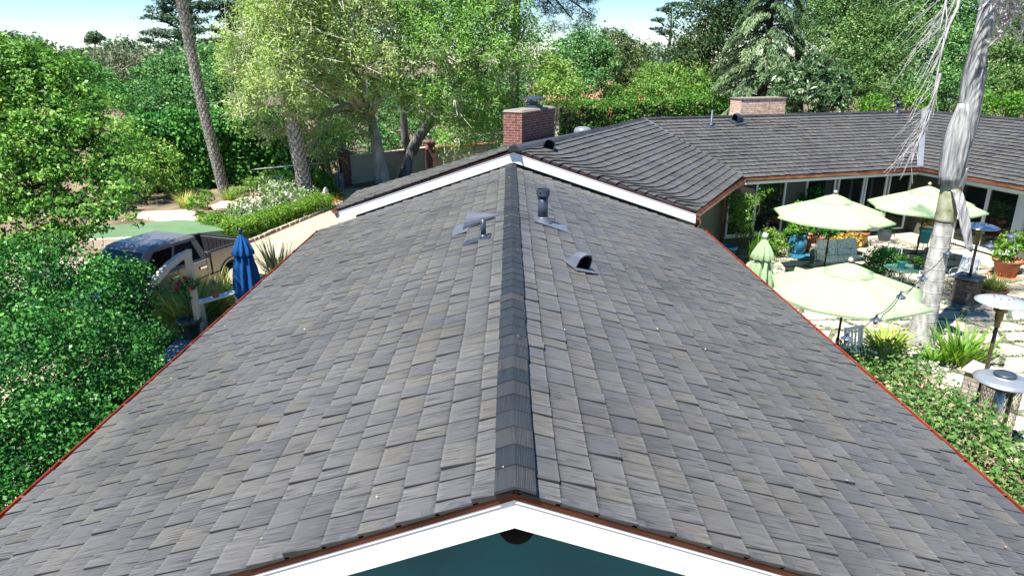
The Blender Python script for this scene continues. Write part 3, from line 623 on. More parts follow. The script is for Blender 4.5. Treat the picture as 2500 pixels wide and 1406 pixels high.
def hedge(name, label, p0, p1, width, height, n, leaf, mat, seed=1, z0=0, tops=None, bump=.12, cat='hedge', topbias=.35, per=14, cr=.12, tt=.5, group=None):
    """clipped hedge: leaf clumps over a box with a slightly lumpy skin, on a dark twiggy core"""
    rng = np.random.default_rng(seed); p0, p1 = V(p0), V(p1); p0.z = p1.z = z0; d = (p1 - p0); L_ = d.length; d.normalize(); s = V(-d.y, d.x, 0)
    t = thing(name, label, cat, p0, group=group); k = n // per
    a = rng.random(k) * L_; w_ = (rng.random(k) - .5) * width; h = rng.random(k) * height
    face = rng.random(k); top = face < topbias; sid = (face >= topbias) & (face < .95); end = face >= .95
    h[top] = height; w_[sid] = np.where(rng.random(sid.sum()) < .6, -1, 1) * width / 2; a[end] = np.where(rng.random(end.sum()) < .5, 0, L_)
    lump = bump * (np.sin(a * 2.1 + seed) * np.cos(a * .73 + w_ * 2) + rng.normal(size=k) * .5)
    D_ = np.array(d); S_ = np.array(s)
    nn = np.zeros((k, 3)); nn[top] = (0, 0, 1); nn[sid] = S_ * np.sign(w_[sid])[:, None]; nn[end] = D_ * np.where(a[end] > L_ / 2, 1, -1)[:, None]
    cc = D_ * a[:, None] + S_ * w_[:, None] + np.array([0, 0, 1]) * h[:, None] + nn * lump[:, None]
    li = np.repeat(np.arange(k), per); m = len(li); P = cc[li] + rng.normal(size=(m, 3)) * cr
    ct = tt + rng.normal(size=k) * .16; sc = .7 + .6 * rng.random(m)
    leafobj('foliage', mat, t, P, nn[li] * .6 + np.array([0, 0, .35]) + rng.normal(size=(m, 3)) * .7, leaf[0] * sc, leaf[1] * sc, ct[li] + rng.normal(size=m) * .1, None, rng)
    mb = MB(); q = .16; f = lambda x, y, z: d * x + s * y + V(0, 0, z)
    hw = width / 2 - q
    if hw > .02: mb.hexa([f(q, -hw, 0), f(L_ - q, -hw, 0), f(L_ - q, hw, 0), f(q, hw, 0), f(q, -hw, height - q), f(L_ - q, -hw, height - q), f(L_ - q, hw, height - q), f(q, hw, height - q)]); mb.build('twigs', M['twig_dark'], t)
    return t
def blades(name, mat, parent, base, n, length, width, seed=1, spread=.25, droop=.6, lean=.5, tone=(.2, 1.0), segs=4):
    """tuft of arching strap leaves from points around base"""
    rng = np.random.default_rng(seed); vs_, fs, ts = [], [], []; base = V(base)
    for i in range(n):
        a = rng.random() * 2 * math.pi; o = V(math.cos(a), math.sin(a), 0); p = base + o * spread * rng.random(); L_ = length * (.6 + .5 * rng.random())
        a2 = a + rng.normal() * .5; o = V(math.cos(a2), math.sin(a2), 0); le = lean * (.25 + rng.random()); dr = droop * (.4 + .9 * rng.random()); dirv = (V(0, 0, 1) + o * le).normalized(); sd = dirv.cross(o if abs(o.dot(dirv)) < .99 else V(0, 0, 1)).normalized()
        b = len(vs_); st = L_ / segs
        for j in range(segs + 1):
            wd = width * (1 - (j / segs) ** 2 * .93) * .5; vs_ += [tuple(p - sd * wd), tuple(p + sd * wd)]
            p = p + dirv * st; dirv = (dirv + (o * .5 - V(0, 0, 1)) * dr / segs).normalized()
        t = rng.uniform(*tone)
        for j in range(segs): fs.append((b + 2 * j, b + 2 * j + 1, b + 2 * j + 3, b + 2 * j + 2)); ts.append(t)
    me = bpy.data.meshes.new(name); me.from_pydata(vs_, [], fs); me.materials.append(mat)
    at_ = me.attributes.new('tone', 'FLOAT', 'FACE'); at_.data.foreach_set('value', ts)
    o = bpy.data.objects.new(name, me); COL.objects.link(o)
    if parent: o.parent = parent
    return o
# bark, foliage palettes
M['bark_brown'] = pbr('brown bark', (.10, .07, .05), .9, var=.35, scale=7, bump=.6, stretch=(3, 3, .6))
M['bark_grey'] = pbr('smooth grey bark', (.28, .27, .25), .8, var=.3, scale=2.2, bump=.35, bscale=9, stretch=(1.5, 1.5, .5), col2=(.52, .50, .46))
M['bark_dark'] = pbr('dark bark', (.035, .028, .024), .95, var=.3, scale=8, bump=.5)
M['twig_pale'] = pbr('pale dry twig', (.52, .48, .40), .85, var=.2)
M['twig_dark'] = pbr('inner hedge twigs', (.02, .028, .012), .95, var=.3)
Lf = {}
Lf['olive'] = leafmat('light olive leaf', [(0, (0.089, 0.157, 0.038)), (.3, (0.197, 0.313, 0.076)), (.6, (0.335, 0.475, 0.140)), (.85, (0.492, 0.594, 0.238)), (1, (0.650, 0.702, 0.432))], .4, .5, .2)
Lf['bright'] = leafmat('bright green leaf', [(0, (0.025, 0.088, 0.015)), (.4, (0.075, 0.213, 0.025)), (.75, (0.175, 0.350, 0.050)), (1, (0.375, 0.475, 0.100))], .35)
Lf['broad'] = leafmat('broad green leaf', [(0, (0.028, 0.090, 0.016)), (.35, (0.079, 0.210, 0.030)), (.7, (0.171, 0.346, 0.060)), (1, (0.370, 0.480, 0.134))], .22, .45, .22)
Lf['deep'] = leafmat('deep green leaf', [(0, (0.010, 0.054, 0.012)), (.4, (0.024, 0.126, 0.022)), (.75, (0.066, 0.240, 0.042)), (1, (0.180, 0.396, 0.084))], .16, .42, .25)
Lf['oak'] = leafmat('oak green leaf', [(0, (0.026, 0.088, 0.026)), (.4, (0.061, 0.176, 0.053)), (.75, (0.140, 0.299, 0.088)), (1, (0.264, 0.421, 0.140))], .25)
Lf['ivy'] = leafmat('ivy leaf', [(0, (0.018, 0.079, 0.018)), (.45, (0.051, 0.186, 0.036)), (.8, (0.143, 0.358, 0.072)), (1, (0.372, 0.543, 0.186))], .25)
Lf['cypress'] = leafmat('blue green needles', [(0, (0.020, 0.049, 0.033)), (.5, (0.049, 0.098, 0.057)), (1, (0.122, 0.188, 0.090))], .15)
Lf['deodar'] = leafmat('pale cedar needles', [(0, (0.069, 0.127, 0.063)), (.5, (0.172, 0.265, 0.127)), (1, (0.345, 0.425, 0.218))], .25)
Lf['grey'] = leafmat('grey dry foliage', [(0, (.10, .15, .06)), (.5, (.24, .28, .13)), (1, (.42, .42, .26))], .2)
Lf['yellow'] = leafmat('yellow green leaf', [(0, (0.062, 0.150, 0.030)), (.4, (0.140, 0.280, 0.050)), (.8, (0.281, 0.420, 0.100)), (1, (0.429, 0.520, 0.220))], .35)
Lf['far'] = leafmat('far hazy leaf', [(0, (0.083, 0.138, 0.097)), (.5, (0.138, 0.207, 0.117)), (1, (0.235, 0.290, 0.166))], .2)  # distance haze is put into these leaf colours
Lf['redtip'] = leafmat('green hedge with red tips', [(0, (.03, .11, .02)), (.5, (.07, .20, .03)), (.84, (.15, .29, .06)), (.93, (.32, .24, .08)), (1, (.46, .18, .08))], .3)
Lf['straw'] = leafmat('straw grass', [(0, (0.075, 0.175, 0.025)), (.5, (0.250, 0.375, 0.062)), (1, (0.625, 0.575, 0.200))], .35)
Lf['white'] = leafmat('white blossom and leaf', [(0, (.05, .13, .03)), (.5, (.14, .25, .06)), (.62, (.62, .62, .5)), (1, (.85, .84, .78))], .25)
Lf['gold'] = leafmat('golden leaf', [(0, (.2, .15, .03)), (.5, (.5, .36, .08)), (1, (.72, .58, .2))], .35)
Lf['tan'] = leafmat('dry palm straw', [(0, (.30, .27, .24)), (.5, (.45, .42, .39)), (1, (.62, .58, .54))], .2, .6)
Lf['palm'] = leafmat('palm frond', [(0, (.03, .10, .02)), (.6, (.10, .22, .04)), (1, (.3, .36, .10))], .3)
# ---- left: big broadleaf tree overhanging the lawn
T = lambda *l: [(at(*b[:3]), b[3] if len(b) == 4 else b[3:]) for b in l]
tree('broadleaf_tree', 'large broad leaved tree on the left with low sweeping branches over the lawn', 'tree', (-15.2, 16, 0), [(-15.2, 16, 0), (-15, 15.8, 2), (-14.4, 15.4, 3.6)],
     T((20, 190, 15.5, 1.1, 1.1, .9), (110, 195, 15.5, .9, .9, .7), (60, 290, 15, 1.3, 1.2, .9), (180, 265, 15, .8, .8, .55), (150, 330, 14.6, .9, .8, .6), (240, 330, 14.4, .55, .6, .4), (290, 370, 14.3, .4, .4, .3), (40, 400, 14, 1.2, 1, .8), (150, 420, 14, .85, .8, .5), (260, 430, 14, .55, .5, .35), (60, 510, 13.6, 1.0, .9, .6), (180, 510, 13.4, .7, .7, .4), (270, 520, 13.2, .42, .4, .25), (310, 470, 13.4, .4, .4, .25), (335, 535, 13.2, .22, .2, .1), (120, 590, 13, .7, .6, .35), (20, 610, 13.2, .8, .7, .5), (220, 570, 13.1, .4, .4, .22), (-170, 240, 15.5, 2.0, 2, 1.6), (-200, 480, 14.4, 1.8, 1.6, 1.2), (-330, 350, 16, 2.2, 2, 1.8)),
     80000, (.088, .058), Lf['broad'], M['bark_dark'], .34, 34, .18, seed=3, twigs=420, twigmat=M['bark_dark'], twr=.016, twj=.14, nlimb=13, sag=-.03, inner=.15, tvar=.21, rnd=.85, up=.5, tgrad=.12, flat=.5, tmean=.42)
shrub('round_bush', 'big dense deep green bush beside the left eave of the near roof', 'bush',
      T((215, 785, 12, 1.15), (110, 725, 12.3, 1.2), (315, 775, 12.2, .55), (285, 672, 12.2, .42), (335, 705, 12.1, .33), (210, 930, 10.8, 1.15), (350, 850, 11.2, .5), (310, 950, 10.4, .6), (80, 900, 10.2, 1.3), (150, 1090, 9, 1.0), (20, 1090, 8.6, 1.1), (-60, 800, 11.4, 1.4), (60, 1190, 8, .85), (200, 1040, 9.6, .8), (-90, 1250, 7.5, 1.0), (20, 1290, 7, .6)),
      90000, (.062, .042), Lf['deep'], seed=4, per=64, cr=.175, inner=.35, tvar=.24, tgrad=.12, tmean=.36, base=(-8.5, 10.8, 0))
# ---- palms with diamond trunks
M['palm_bark'] = pbr('palm boot bark', (.27, .235, .205), .9, var=.45, scale=9, col2=(.56, .51, .46), bump=.4)
M['palm_bark_dark'] = pbr('palm trunk between boots', (.05, .038, .032), .95, var=.3)
def frond_crown(parent, top, nf, length, seed, mat, spread=1.0, up0=1.1, lo=-.5):
    rng = np.random.default_rng(seed); vs_, fs, ts = [], [], []; top = V(top)
    mb = MB()
    for i in range(nf):
        a = 2 * math.pi * i / nf + rng.normal() * .2; o = V(math.cos(a), math.sin(a), 0); el = rng.uniform(lo, up0); d = (o * math.cos(el) + V(0, 0, math.sin(el))); p = top.copy(); pts = [p.copy()]; L_ = length * rng.uniform(.8, 1.1); k = 14
        for j in range(k):
            p = p + d * L_ / k; pts.append(p.copy()); d = (d + V(0, 0, -.16) * (.4 + j / k)).normalized()
        mb.tube(pts, [.035 * (1 - .8 * j / k) for j in range(k + 1)], 4, cap=False)
        for j in range(2, k + 1):
            dd = (pts[j] - pts[j - 1]).normalized(); sd = dd.cross(V(0, 0, 1)).normalized()
            for h in range(3):
                q = pts[j - 1].lerp(pts[j], h / 3)
                for sg in (-1, 1):
                    ld = (sd * sg * .9 + dd * .55 + V(0, 0, -.35 + rng.normal() * .15)).normalized(); ll = L_ * .24 * (1 - abs(j / k - .45)); b = len(vs_); wv = dd * .022
                    m_ = q + ld * ll * .55; e = q + (ld + V(0, 0, -.3)) * ll
                    vs_ += [tuple(q - wv), tuple(q + wv), tuple(m_ + wv), tuple(m_ - wv), tuple(e)]; fs += [(b, b + 1, b + 2, b + 3), (b + 3, b + 2, b + 4)]; t = rng.random(); ts += [t, t]
    mb.build('frond_stems', mat[1], parent)
    me = bpy.data.meshes.new('fronds'); me.from_pydata(vs_, [], fs); me.materials.append(mat[0]); a_ = me.attributes.new('tone', 'FLOAT', 'FACE'); a_.data.foreach_set('value', ts)
    o = bpy.data.objects.new('crown', me); COL.objects.link(o); o.parent = parent
def boot_palm(label, base, top, r0, r1, seed, crown=True):
    rng = np.random.default_rng(seed); base, top = V(base), V(top); t = thing('palm_tree', label, 'palm', base, group='palms with diamond patterned trunks'); d = top - base; L_ = d.length
    bend = V(-.25, 0, 0)
    cen = lambda f: d * f + bend * math.sin(math.pi * f)
    mb = MB(); mb.tube([cen(i / 12) for i in range(13)], [(r0 + (r1 - r0) * i / 12) * .9 for i in range(13)], 12, m=1)
    row = .15; k = int(L_ / row); ns = 8
    for i in range(k):
        f = i / k; c = cen(f); r = (r0 + (r1 - r0) * f); hh = .36
        for j in range(ns):
            a = 2 * math.pi * (j + .5 * (i % 2)) / ns + rng.normal() * .03; o = V(math.cos(a), math.sin(a), 0); sd = V(-o.y, o.x, 0); wv = 2 * math.pi * r / ns * .56
            lift = .035 + .03 * rng.random(); p = c + o * r * .9
            tip = p + V(0, 0, hh * .55) + o * (lift + .035); l_ = p - sd * wv + o * .015 + V(0, 0, hh * .12); r_ = p + sd * wv + o * .015 + V(0, 0, hh * .12); lo = p - V(0, 0, hh * .28); ctr = p + o * lift
            for q in ((lo, r_, ctr), (ctr, r_, tip), (ctr, tip, l_), (lo, ctr, l_)): mb.face(q, 0)
            mb.face((l_, tip, r_), 1)
    mb.build('trunk', [M['palm_bark'], M['palm_bark_dark']], t)
    if crown: frond_crown(t, d + V(0, 0, .2), 26, 3.0, seed, (Lf['palm'], M['bark_brown']))
    return t
p_top = at(452, -10, 34.6)
boot_palm('tall leaning palm with a diamond patterned trunk rising left of the pale leafy tree', (-14.74, 35.1, 0), V(-14.74, 35.1, 0) + (p_top - V(-14.74, 35.1, 0)) * 1.45, .255, .19, 5)
boot_palm('thicker upright palm whose top is lost in the leafy tree', (-10.0, 33.5, 0), (-10.6, 33.7, 11.5), .34, .28, 6)
# ---- the two big pale leafed trees behind the gate
def limbA(mb, base):
    f = lambda *q: at(*q) - base
    mb.tube([f(908, 300, 38), f(885, 268, 37.5), f(845, 258, 37), f(800, 278, 36.5), f(762, 288, 36), f(735, 275, 35.6), f(712, 240, 35.2)], [.22, .2, .18, .16, .13, .1, .07], 8)
    mb.tube([f(905, 290, 38), f(880, 220, 37.6), f(850, 150, 37), f(835, 80, 36.5)], [.2, .14, .1, .05], 6)
    mb.tube([f(860, 255, 37.2), f(850, 200, 36.6), f(845, 130, 36)], [.1, .07, .03], 5)
    for a in range(10):
        x, y = 620 + 32 * a, 40 + (a * 53) % 140
        mb.tube([f(x + 40, y + 70, 35), f(x + 18, y + 30, 34), f(x, y + 10, 33.4), f(x - 22, y + 14, 33)], [.06, .045, .03, .012], 4, cap=False)
tree('leafy_tree', 'big pale green tree with a long sagging limb left of the fork trunked tree', 'tree', at(937, 458, 37.3), [at(940, 464, 37.3), at(926, 400, 37.4), at(918, 340, 37.6), at(905, 285, 37.8)],
     T((640, 120, 33.8, 1.9), (590, 200, 33.8, 1.1), (600, 280, 33.8, 1.0), (700, 50, 33.8, 2.0), (780, 40, 34.3, 2.1), (720, 140, 32.8, 1.8), (660, 230, 33, 1.3), (740, 230, 32.4, 1.1), (810, 130, 32.8, 2.0), (870, 50, 33.8, 2.2), (890, 170, 33.3, 1.9), (800, 220, 32.8, 1.0), (590, 150, 34.8, 1.1), (660, 330, 34.8, .9), (780, 330, 35.8, 1.3), (870, 310, 36.8, 1.0), (650, 10, 34.8, 1.7), (840, -40, 34.8, 2.4), (700, -50, 34.8, 2.2), (745, 215, 31.6, 1.1), (720, 140, 31.4, 1.3), (735, 60, 31.4, 1.3), (715, 0, 31.6, 1.5), (700, 200, 32, 1.0), (770, 150, 32, 1.2), (690, 60, 32, 1.4), (760, -40, 32, 1.4)),
     78000, (.17, .062), Lf['olive'], M['bark_grey'], .42, 22, .34, seed=11, twigs=700, twigmat=M['twig_pale'], twr=.026, extra=limbA, inner=.4, tvar=.17, tmean=.62, tgrad=.06, nlimb=13, up=.8)
def limbB(mb, base):
    f = lambda *q: at(*q) - base
    mb.tube([f(1003, 372, 40.4), f(1020, 340, 40.2), f(1050, 300, 39.8), f(1090, 240, 39.5), f(1150, 160, 39)], [.36, .30, .26, .2, .1], 9)
    mb.tube([f(998, 372, 40.5), f(988, 330, 40.4), f(985, 280, 40), f(975, 200, 39.5), f(970, 100, 39)], [.28, .22, .2, .15, .08], 8)
tree('leafy_tree', 'big green leafy tree with a forked grey trunk between the gate and the red chimney', 'tree', at(988, 446, 39.4), [at(988, 450, 39.4), at(994, 405, 39.6), at(1002, 368, 39.9)],
     T((960, 60, 36, 2.0), (1040, 40, 35.5, 2.1), (1120, 60, 35.5, 2.1), (1200, 50, 36, 2.1), (1270, 110, 36.5, 1.6), (1000, 150, 35, 1.8), (1080, 140, 34.5, 2.0), (1160, 150, 35, 1.9), (1230, 170, 35.5, 1.7), (960, 230, 34.5, 1.2), (1030, 250, 34.3, 1.1), (1110, 230, 34.5, 1.6), (1180, 250, 35, 1.5), (1220, 270, 36, 1.0), (1150, 310, 36, 1.1), (1060, 290, 36.5, 1.0), (1090, -40, 36.5, 2.4), (980, -30, 36.5, 2.0), (1200, -40, 36.5, 2.2), (1200, 320, 40, 1.2), (1100, 350, 43, 1.3)),
     70000, (.18, .066), leafmat('green gold leaf', [(0, (.055, .14, .03)), (.35, (.12, .27, .055)), (.65, (.22, .42, .09)), (.9, (.37, .54, .16)), (1, (.55, .62, .28))], .4), pbr('dusky grey bark', (.13, .125, .125), .85, var=.35, scale=2.2, bump=.4, bscale=9, stretch=(1.5, 1.5, .5), col2=(.26, .25, .24)), .38, 22, .34, seed=12, twigs=520, twigmat=M['twig_pale'], twr=.024, extra=limbB, inner=.4, tvar=.17, tmean=.58, tgrad=.08, nlimb=0, up=.8)
# ---- hedges and shrubs left of the gate
hedge('ivy_hedge', 'tall dense ivy hedge behind the leaning palm', at(350, 480, 36.5), at(735, 460, 41), 2.4, 3.3, 34000, (.20, .16), Lf['ivy'], 21, per=14, cr=.22, bump=.3)
shrub('garden_shrub', 'yellow green shrub at the far edge of the artificial lawn, left of the hedge', 'shrub', T((330, 430, 33, 1.2), (390, 400, 34.5, 1.1), (290, 350, 34, 1.3), (260, 440, 33, 1.2), (430, 450, 34.5, .8)), 9000, (.16, .08), Lf['broad'], seed=22, cr=.25, tmean=.65, base=(-18, 33.5, 0))
shrub('garden_shrub', 'leafy shrub beneath the leafy tree beside the thick palm', 'shrub', T((800, 370, 40, 1.0), (780, 410, 38.5, .8), (820, 340, 41, 1.2), (720, 420, 39, .9), (690, 450, 37, .7)), 7000, (.16, .1), Lf['ivy'], seed=23, cr=.22, base=(-11, 39, 0))
shrub('dark_understorey', 'shaded shrub mass behind the gate under the forked tree', 'shrub', T((1100, 360, 46, 1.3), (1180, 340, 46, 1.6), (1010, 350, 48, 2.0), (900, 330, 48, 2.2), (1230, 330, 44, 1.2), (780, 300, 48, 2.4), (1120, 300, 50, 2.6), (950, 300, 50, 2.4), (1040, 290, 52, 2.6), (850, 270, 52, 2.6), (1200, 280, 52, 2.4), (930, 360, 46, 1.4), (1050, 370, 46, 1.2), (1280, 290, 50, 2.0), (1300, 230, 54, 2.0)), 32000, (.2, .12), Lf['oak'], seed=24, cr=.3, base=(-4, 47, 0))
# ---- trees farther back, left
tree('oak_tree', 'dense dark green oak between the grey shrubs and the leaning palm', 'tree', at(440, 320, 56), [at(440, 320, 56), at(430, 260, 56)], T((400, 215, 56, 2.2), (465, 185, 56, 2.2), (530, 175, 57, 2.2), (350, 255, 54, 1.8), (430, 260, 53, 2.2), (500, 250, 53, 2.2), (560, 205, 55, 2.0), (380, 280, 52, 1.6), (520, 280, 54, 1.6)), 26000, (.24, .15), Lf['oak'], M['bark_brown'], .4, 22, .4, seed=31, tvar=.15, tgrad=.12)
tree('oak_tree', 'lighter green oak spreading behind the dark oak below the cypress', 'tree', at(330, 300, 66), [at(330, 300, 66), at(330, 220, 66)], T((330, 185, 66, 2.2), (280, 180, 66, 2.2), (370, 165, 68, 1.5), (230, 205, 62, 2.2), (190, 205, 60, 2.0)), 16000, (.26, .13), leafmat('grey green leaf', [(0, (.05, .08, .04)), (.5, (.14, .18, .09)), (1, (.32, .34, .2))], .25), M['bark_brown'], .3, 20, .42, seed=32, twigs=120, twigmat=M['twig_pale'], twr=.03, inner=.3)
tree('garden_tree', 'mid green tree with feathery crown rising behind the big left tree', 'tree', at(200, 320, 55), [at(200, 320, 55), at(200, 220, 55)], T((200, 200, 55, 1.8), (150, 195, 55, 2.0), (240, 225, 53, 1.8), (170, 240, 52, 2.0), (270, 265, 50, 1.7)), 13000, (.26, .09), Lf['ivy'], M['bark_brown'], .3, 20, .4, seed=33)
tree('round_tree', 'small round topped hazy tree standing on the skyline at left', 'tree', at(235, 150, 112), [at(235, 155, 112), at(232, 110, 112)], T((232, 92, 112, 1.0, 1, .7), (222, 100, 112, .8, .8, .5), (245, 96, 112, .6, .6, .5)), 1600, (.4, .25), Lf['far'], M['bark_dark'], .18, 16, .3, seed=34)
for i, (px_, py_, Yd, r_, lb) in enumerate([(190, 132, 105, 2.6, 'hazy bluish tree on the skyline left of the round topped tree'), (300, 118, 100, 2.6, 'hazy bluish tree on the skyline right of the round topped tree'), (50, 105, 95, 2.8, 'hazy pale tree on the skyline above the big left tree')]):
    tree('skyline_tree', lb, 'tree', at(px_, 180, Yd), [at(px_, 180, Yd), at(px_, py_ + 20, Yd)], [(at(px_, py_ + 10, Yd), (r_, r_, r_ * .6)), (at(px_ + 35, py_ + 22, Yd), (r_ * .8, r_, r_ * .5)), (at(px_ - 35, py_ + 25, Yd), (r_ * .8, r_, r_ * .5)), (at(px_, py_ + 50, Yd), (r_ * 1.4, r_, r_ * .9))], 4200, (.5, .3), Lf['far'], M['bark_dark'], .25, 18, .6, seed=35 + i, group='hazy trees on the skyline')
def layered(name, label, base, top, layers, n, seed, mat, leaf, rt=.5, cr=.35):
    """flat tiered conifer: trunk with near-horizontal boughs carrying flat pads of needles"""
    rng = np.random.default_rng(seed); base, top = V(base), V(top); t = thing(name, label, 'tree', base, group=None)
    mb = MB(); mb.tube([V(0, 0, 0), (top - base) * .5 + V(.3, 0, 0), top - base], [rt, rt * .7, rt * .15], 8)
    bl = []
    for c, rx, rz in layers:
        c = V(c) - base; ax = (top - base) * min(.95, max(.2, (c.z - 1.2) / (top - base).z)); mb.tube([ax, ax.lerp(c, .5) + V(0, 0, -.2), c], [rt * .3, rt * .18, .04], 5, cap=False)
        bl.append((c, (rx, rx * .8, rz)))
        for q in range(4):
            a = rng.random() * 6.28; mb.tube([ax.lerp(c, .55), c + V(math.cos(a) * rx * .8, math.sin(a) * rx * .7, rng.normal() * rz * .5)], [.06, .02], 4, cap=False)
    mb.build('trunk', M['bark_dark'], t)
    P, nr, ln, wd, tn, cc, dd = blob_leaves(bl, n, leaf, rng, 18, cr, up=.8, inner=.25, flat=.4, tgrad=.15)
    leafobj('crown', mat, t, P, nr, ln, wd, tn, None, rng); return t
layered('cypress_tree', 'tall spreading cypress with flat dark tiers behind the leaning palm', at(470, 210, 78), at(455, -60, 78), [(at(400, 25, 78), 1.9, .5), (at(385, 45, 77), 1.5, .4), (at(450, 50, 77), 2.4, .6), (at(380, 82, 76), 1.7, .4), (at(430, 88, 76), 2.2, .6), (at(355, 100, 76), 1.0, .3), (at(420, 118, 75), 2.4, .6), (at(480, 110, 76), 2.0, .5), (at(470, 20, 78), 2.2, .6), (at(420, 2, 78), 2.0, .5), (at(470, 75, 76), 1.8, .5), (at(400, -30, 78), 2.0, .6), (at(500, -30, 78), 2.4, .6)], 11000, 41, Lf['cypress'], (.36, .12))
layered('cypress_tree', 'second cypress with gaps of sky between its tiers right of the tall one', at(560, 210, 82), at(555, -60, 82), [(at(530, 15, 82), 2.2, .6), (at(590, 25, 82), 1.7, .5), (at(560, 45, 82), 2.0, .5), (at(540, 75, 81), 1.8, .5), (at(585, 65, 82), 1.3, .4), (at(570, 100, 81), 1.5, .5), (at(520, 105, 80), 1.6, .5), (at(600, 5, 82), 1.4, .4), (at(550, -25, 82), 2.4, .6)], 7500, 42, Lf['cypress'], (.36, .12))
# ---- middle distance, centre
def pine_extra(mb, base):
    for q in ((1350, 15), (1400, 50), (1440, 35)):
        mb.tube([at(1262, -40, 47) - base, at((1262 + q[0]) / 2, -30, 46.5) - base, at(q[0], q[1], 46) - base], [.16, .1, .04], 6, cap=False)
tree('pine_tree', 'tall dark pine whose needled boughs hang into the sky above the red chimney', 'tree', at(1252, 345, 47), [at(1252, 345, 47), at(1256, 200, 47), at(1262, 0, 47), at(1264, -120, 47)], T((1330, 5, 46, 1.1, 1, .7), (1370, 30, 46, 1.0, 1, .6), (1400, 70, 46, .8, .8, .45), (1435, 45, 46, .7, .8, .6), (1350, 70, 46, .6, .6, .35), (1420, 5, 46, .9, .9, .6), (1390, -20, 46, 1.1, 1, .6), (1300, -40, 46, 1.4, 1, .8), (1200, -80, 47, 1.6, 1.5, .9)), 9000, (.26, .03), leafmat('dark pine needles', [(0, (.008, .02, .018)), (.6, (.02, .045, .035)), (1, (.05, .085, .05))], .1), M['bark_dark'], .36, 26, .26, seed=51, extra=pine_extra, nlimb=0, inner=.2)
tree('garden_tree', 'dense green tree left of the pointed conifer behind the red tipped hedge', 'tree', at(1400, 290, 60), [at(1400, 290, 60), at(1410, 210, 60)], T((1390, 140, 60, 1.9), (1430, 120, 60, 2.0), (1460, 160, 59, 2.0), (1400, 190, 58, 2.0), (1360, 170, 59, 1.6), (1440, 220, 57, 1.8)), 11000, (.24, .13), Lf['oak'], M['bark_brown'], .3, 20, .4, seed=52, tmean=.55)
tree('garden_tree', 'dense olive green tree right of the pointed conifer behind the red tipped hedge', 'tree', at(1510, 290, 62), [at(1510, 290, 62), at(1510, 210, 62)], T((1500, 130, 62, 1.9), (1540, 150, 62, 1.8), (1490, 190, 60, 2.0), (1550, 200, 60, 1.8), (1530, 240, 59, 1.6)), 9500, (.24, .13), leafmat('olive oak leaf', [(0, (.03, .06, .02)), (.5, (.08, .125, .04)), (1, (.2, .24, .09))], .25), M['bark_brown'], .3, 20, .4, seed=53)
tree('pointed_conifer', 'thin pointed conifer tip rising between the two trees behind the hedge', 'tree', at(1477, 250, 64), [at(1477, 250, 64), at(1477, 70, 64)], T((1477, 80, 64, .25, .25, .5), (1476, 100, 64, .5, .5, .5), (1478, 120, 64, .75, .7, .5), (1476, 145, 64, .9, .9, .7)), 1800, (.3, .06), Lf['cypress'], M['bark_dark'], .15, 16, .2, seed=54)
shrub('pale_shrub', 'pale yellow green shrub just right of the red chimney', 'shrub', T((1345, 180, 46, 1.0), (1375, 195, 46, 1.0), (1350, 225, 45, 1.0), (1395, 225, 45, .8), (1330, 150, 47, .7)), 6500, (.2, .08), Lf['yellow'], seed=55, cr=.3, tmean=.65, base=(2.6, 46, 0))
shrub('pale_shrub', 'yellow green shrubs standing behind the red tipped hedge', 'shrub', T((1590, 200, 50, 1.2), (1640, 195, 50, 1.2), (1690, 205, 49, 1.2), (1570, 230, 48, 1.0), (1630, 235, 48, 1.2), (1700, 240, 47, 1.0), (1500, 240, 48, .8)), 9000, (.2, .1), Lf['yellow'], seed=56, cr=.32, tmean=.42, base=(11, 49, 0))
hedge('red_tipped_hedge', 'long green hedge with orange red tips behind the middle roof', at(1375, 330, 40), at(1765, 320, 47), 1.6, 4.1, 20000, (.16, .09), Lf['redtip'], 57, per=12, cr=.16, bump=.2, tt=.6)
layered('umbrella_pine', 'flat topped far pine with bare trunk against the sky', at(1625, 170, 115), at(1640, 12, 115), [(at(1650, 14, 115), 1.8, .45), (at(1625, 25, 115), 1.3, .35), (at(1665, 35, 115), 1.0, .3), (at(1605, 50, 115), 1.3, .35), (at(1600, 72, 115), 1.1, .3), (at(1620, 80, 115), 1.2, .4)], 2400, 58, Lf['cypress'], (.4, .14), rt=.32, cr=.3)
for i, (px_, py_, Yd, r_, lb) in enumerate([(1590, 130, 105, 2.6, 'hazy round tree below the flat topped pine'), (1640, 140, 95, 2.4, 'hazy tree at the foot of the flat topped pine, right side'), (1560, 150, 90, 2.0, 'hazy low tree left of the flat topped pine')]):
    tree('skyline_tree', lb, 'tree', at(px_, 200, Yd), [at(px_, 200, Yd), at(px_, py_ + 20, Yd)], [(at(px_, py_, Yd), (r_ * .8, r_, r_ * .6)), (at(px_ + 20, py_ + 25, Yd), r_), (at(px_ - 25, py_ + 30, Yd), r_), (at(px_, py_ + 60, Yd), r_ * 1.1)], 3600, (.42, .24), Lf['far'], M['bark_dark'], .22, 18, .5, seed=60 + i, group='hazy trees on the skyline')
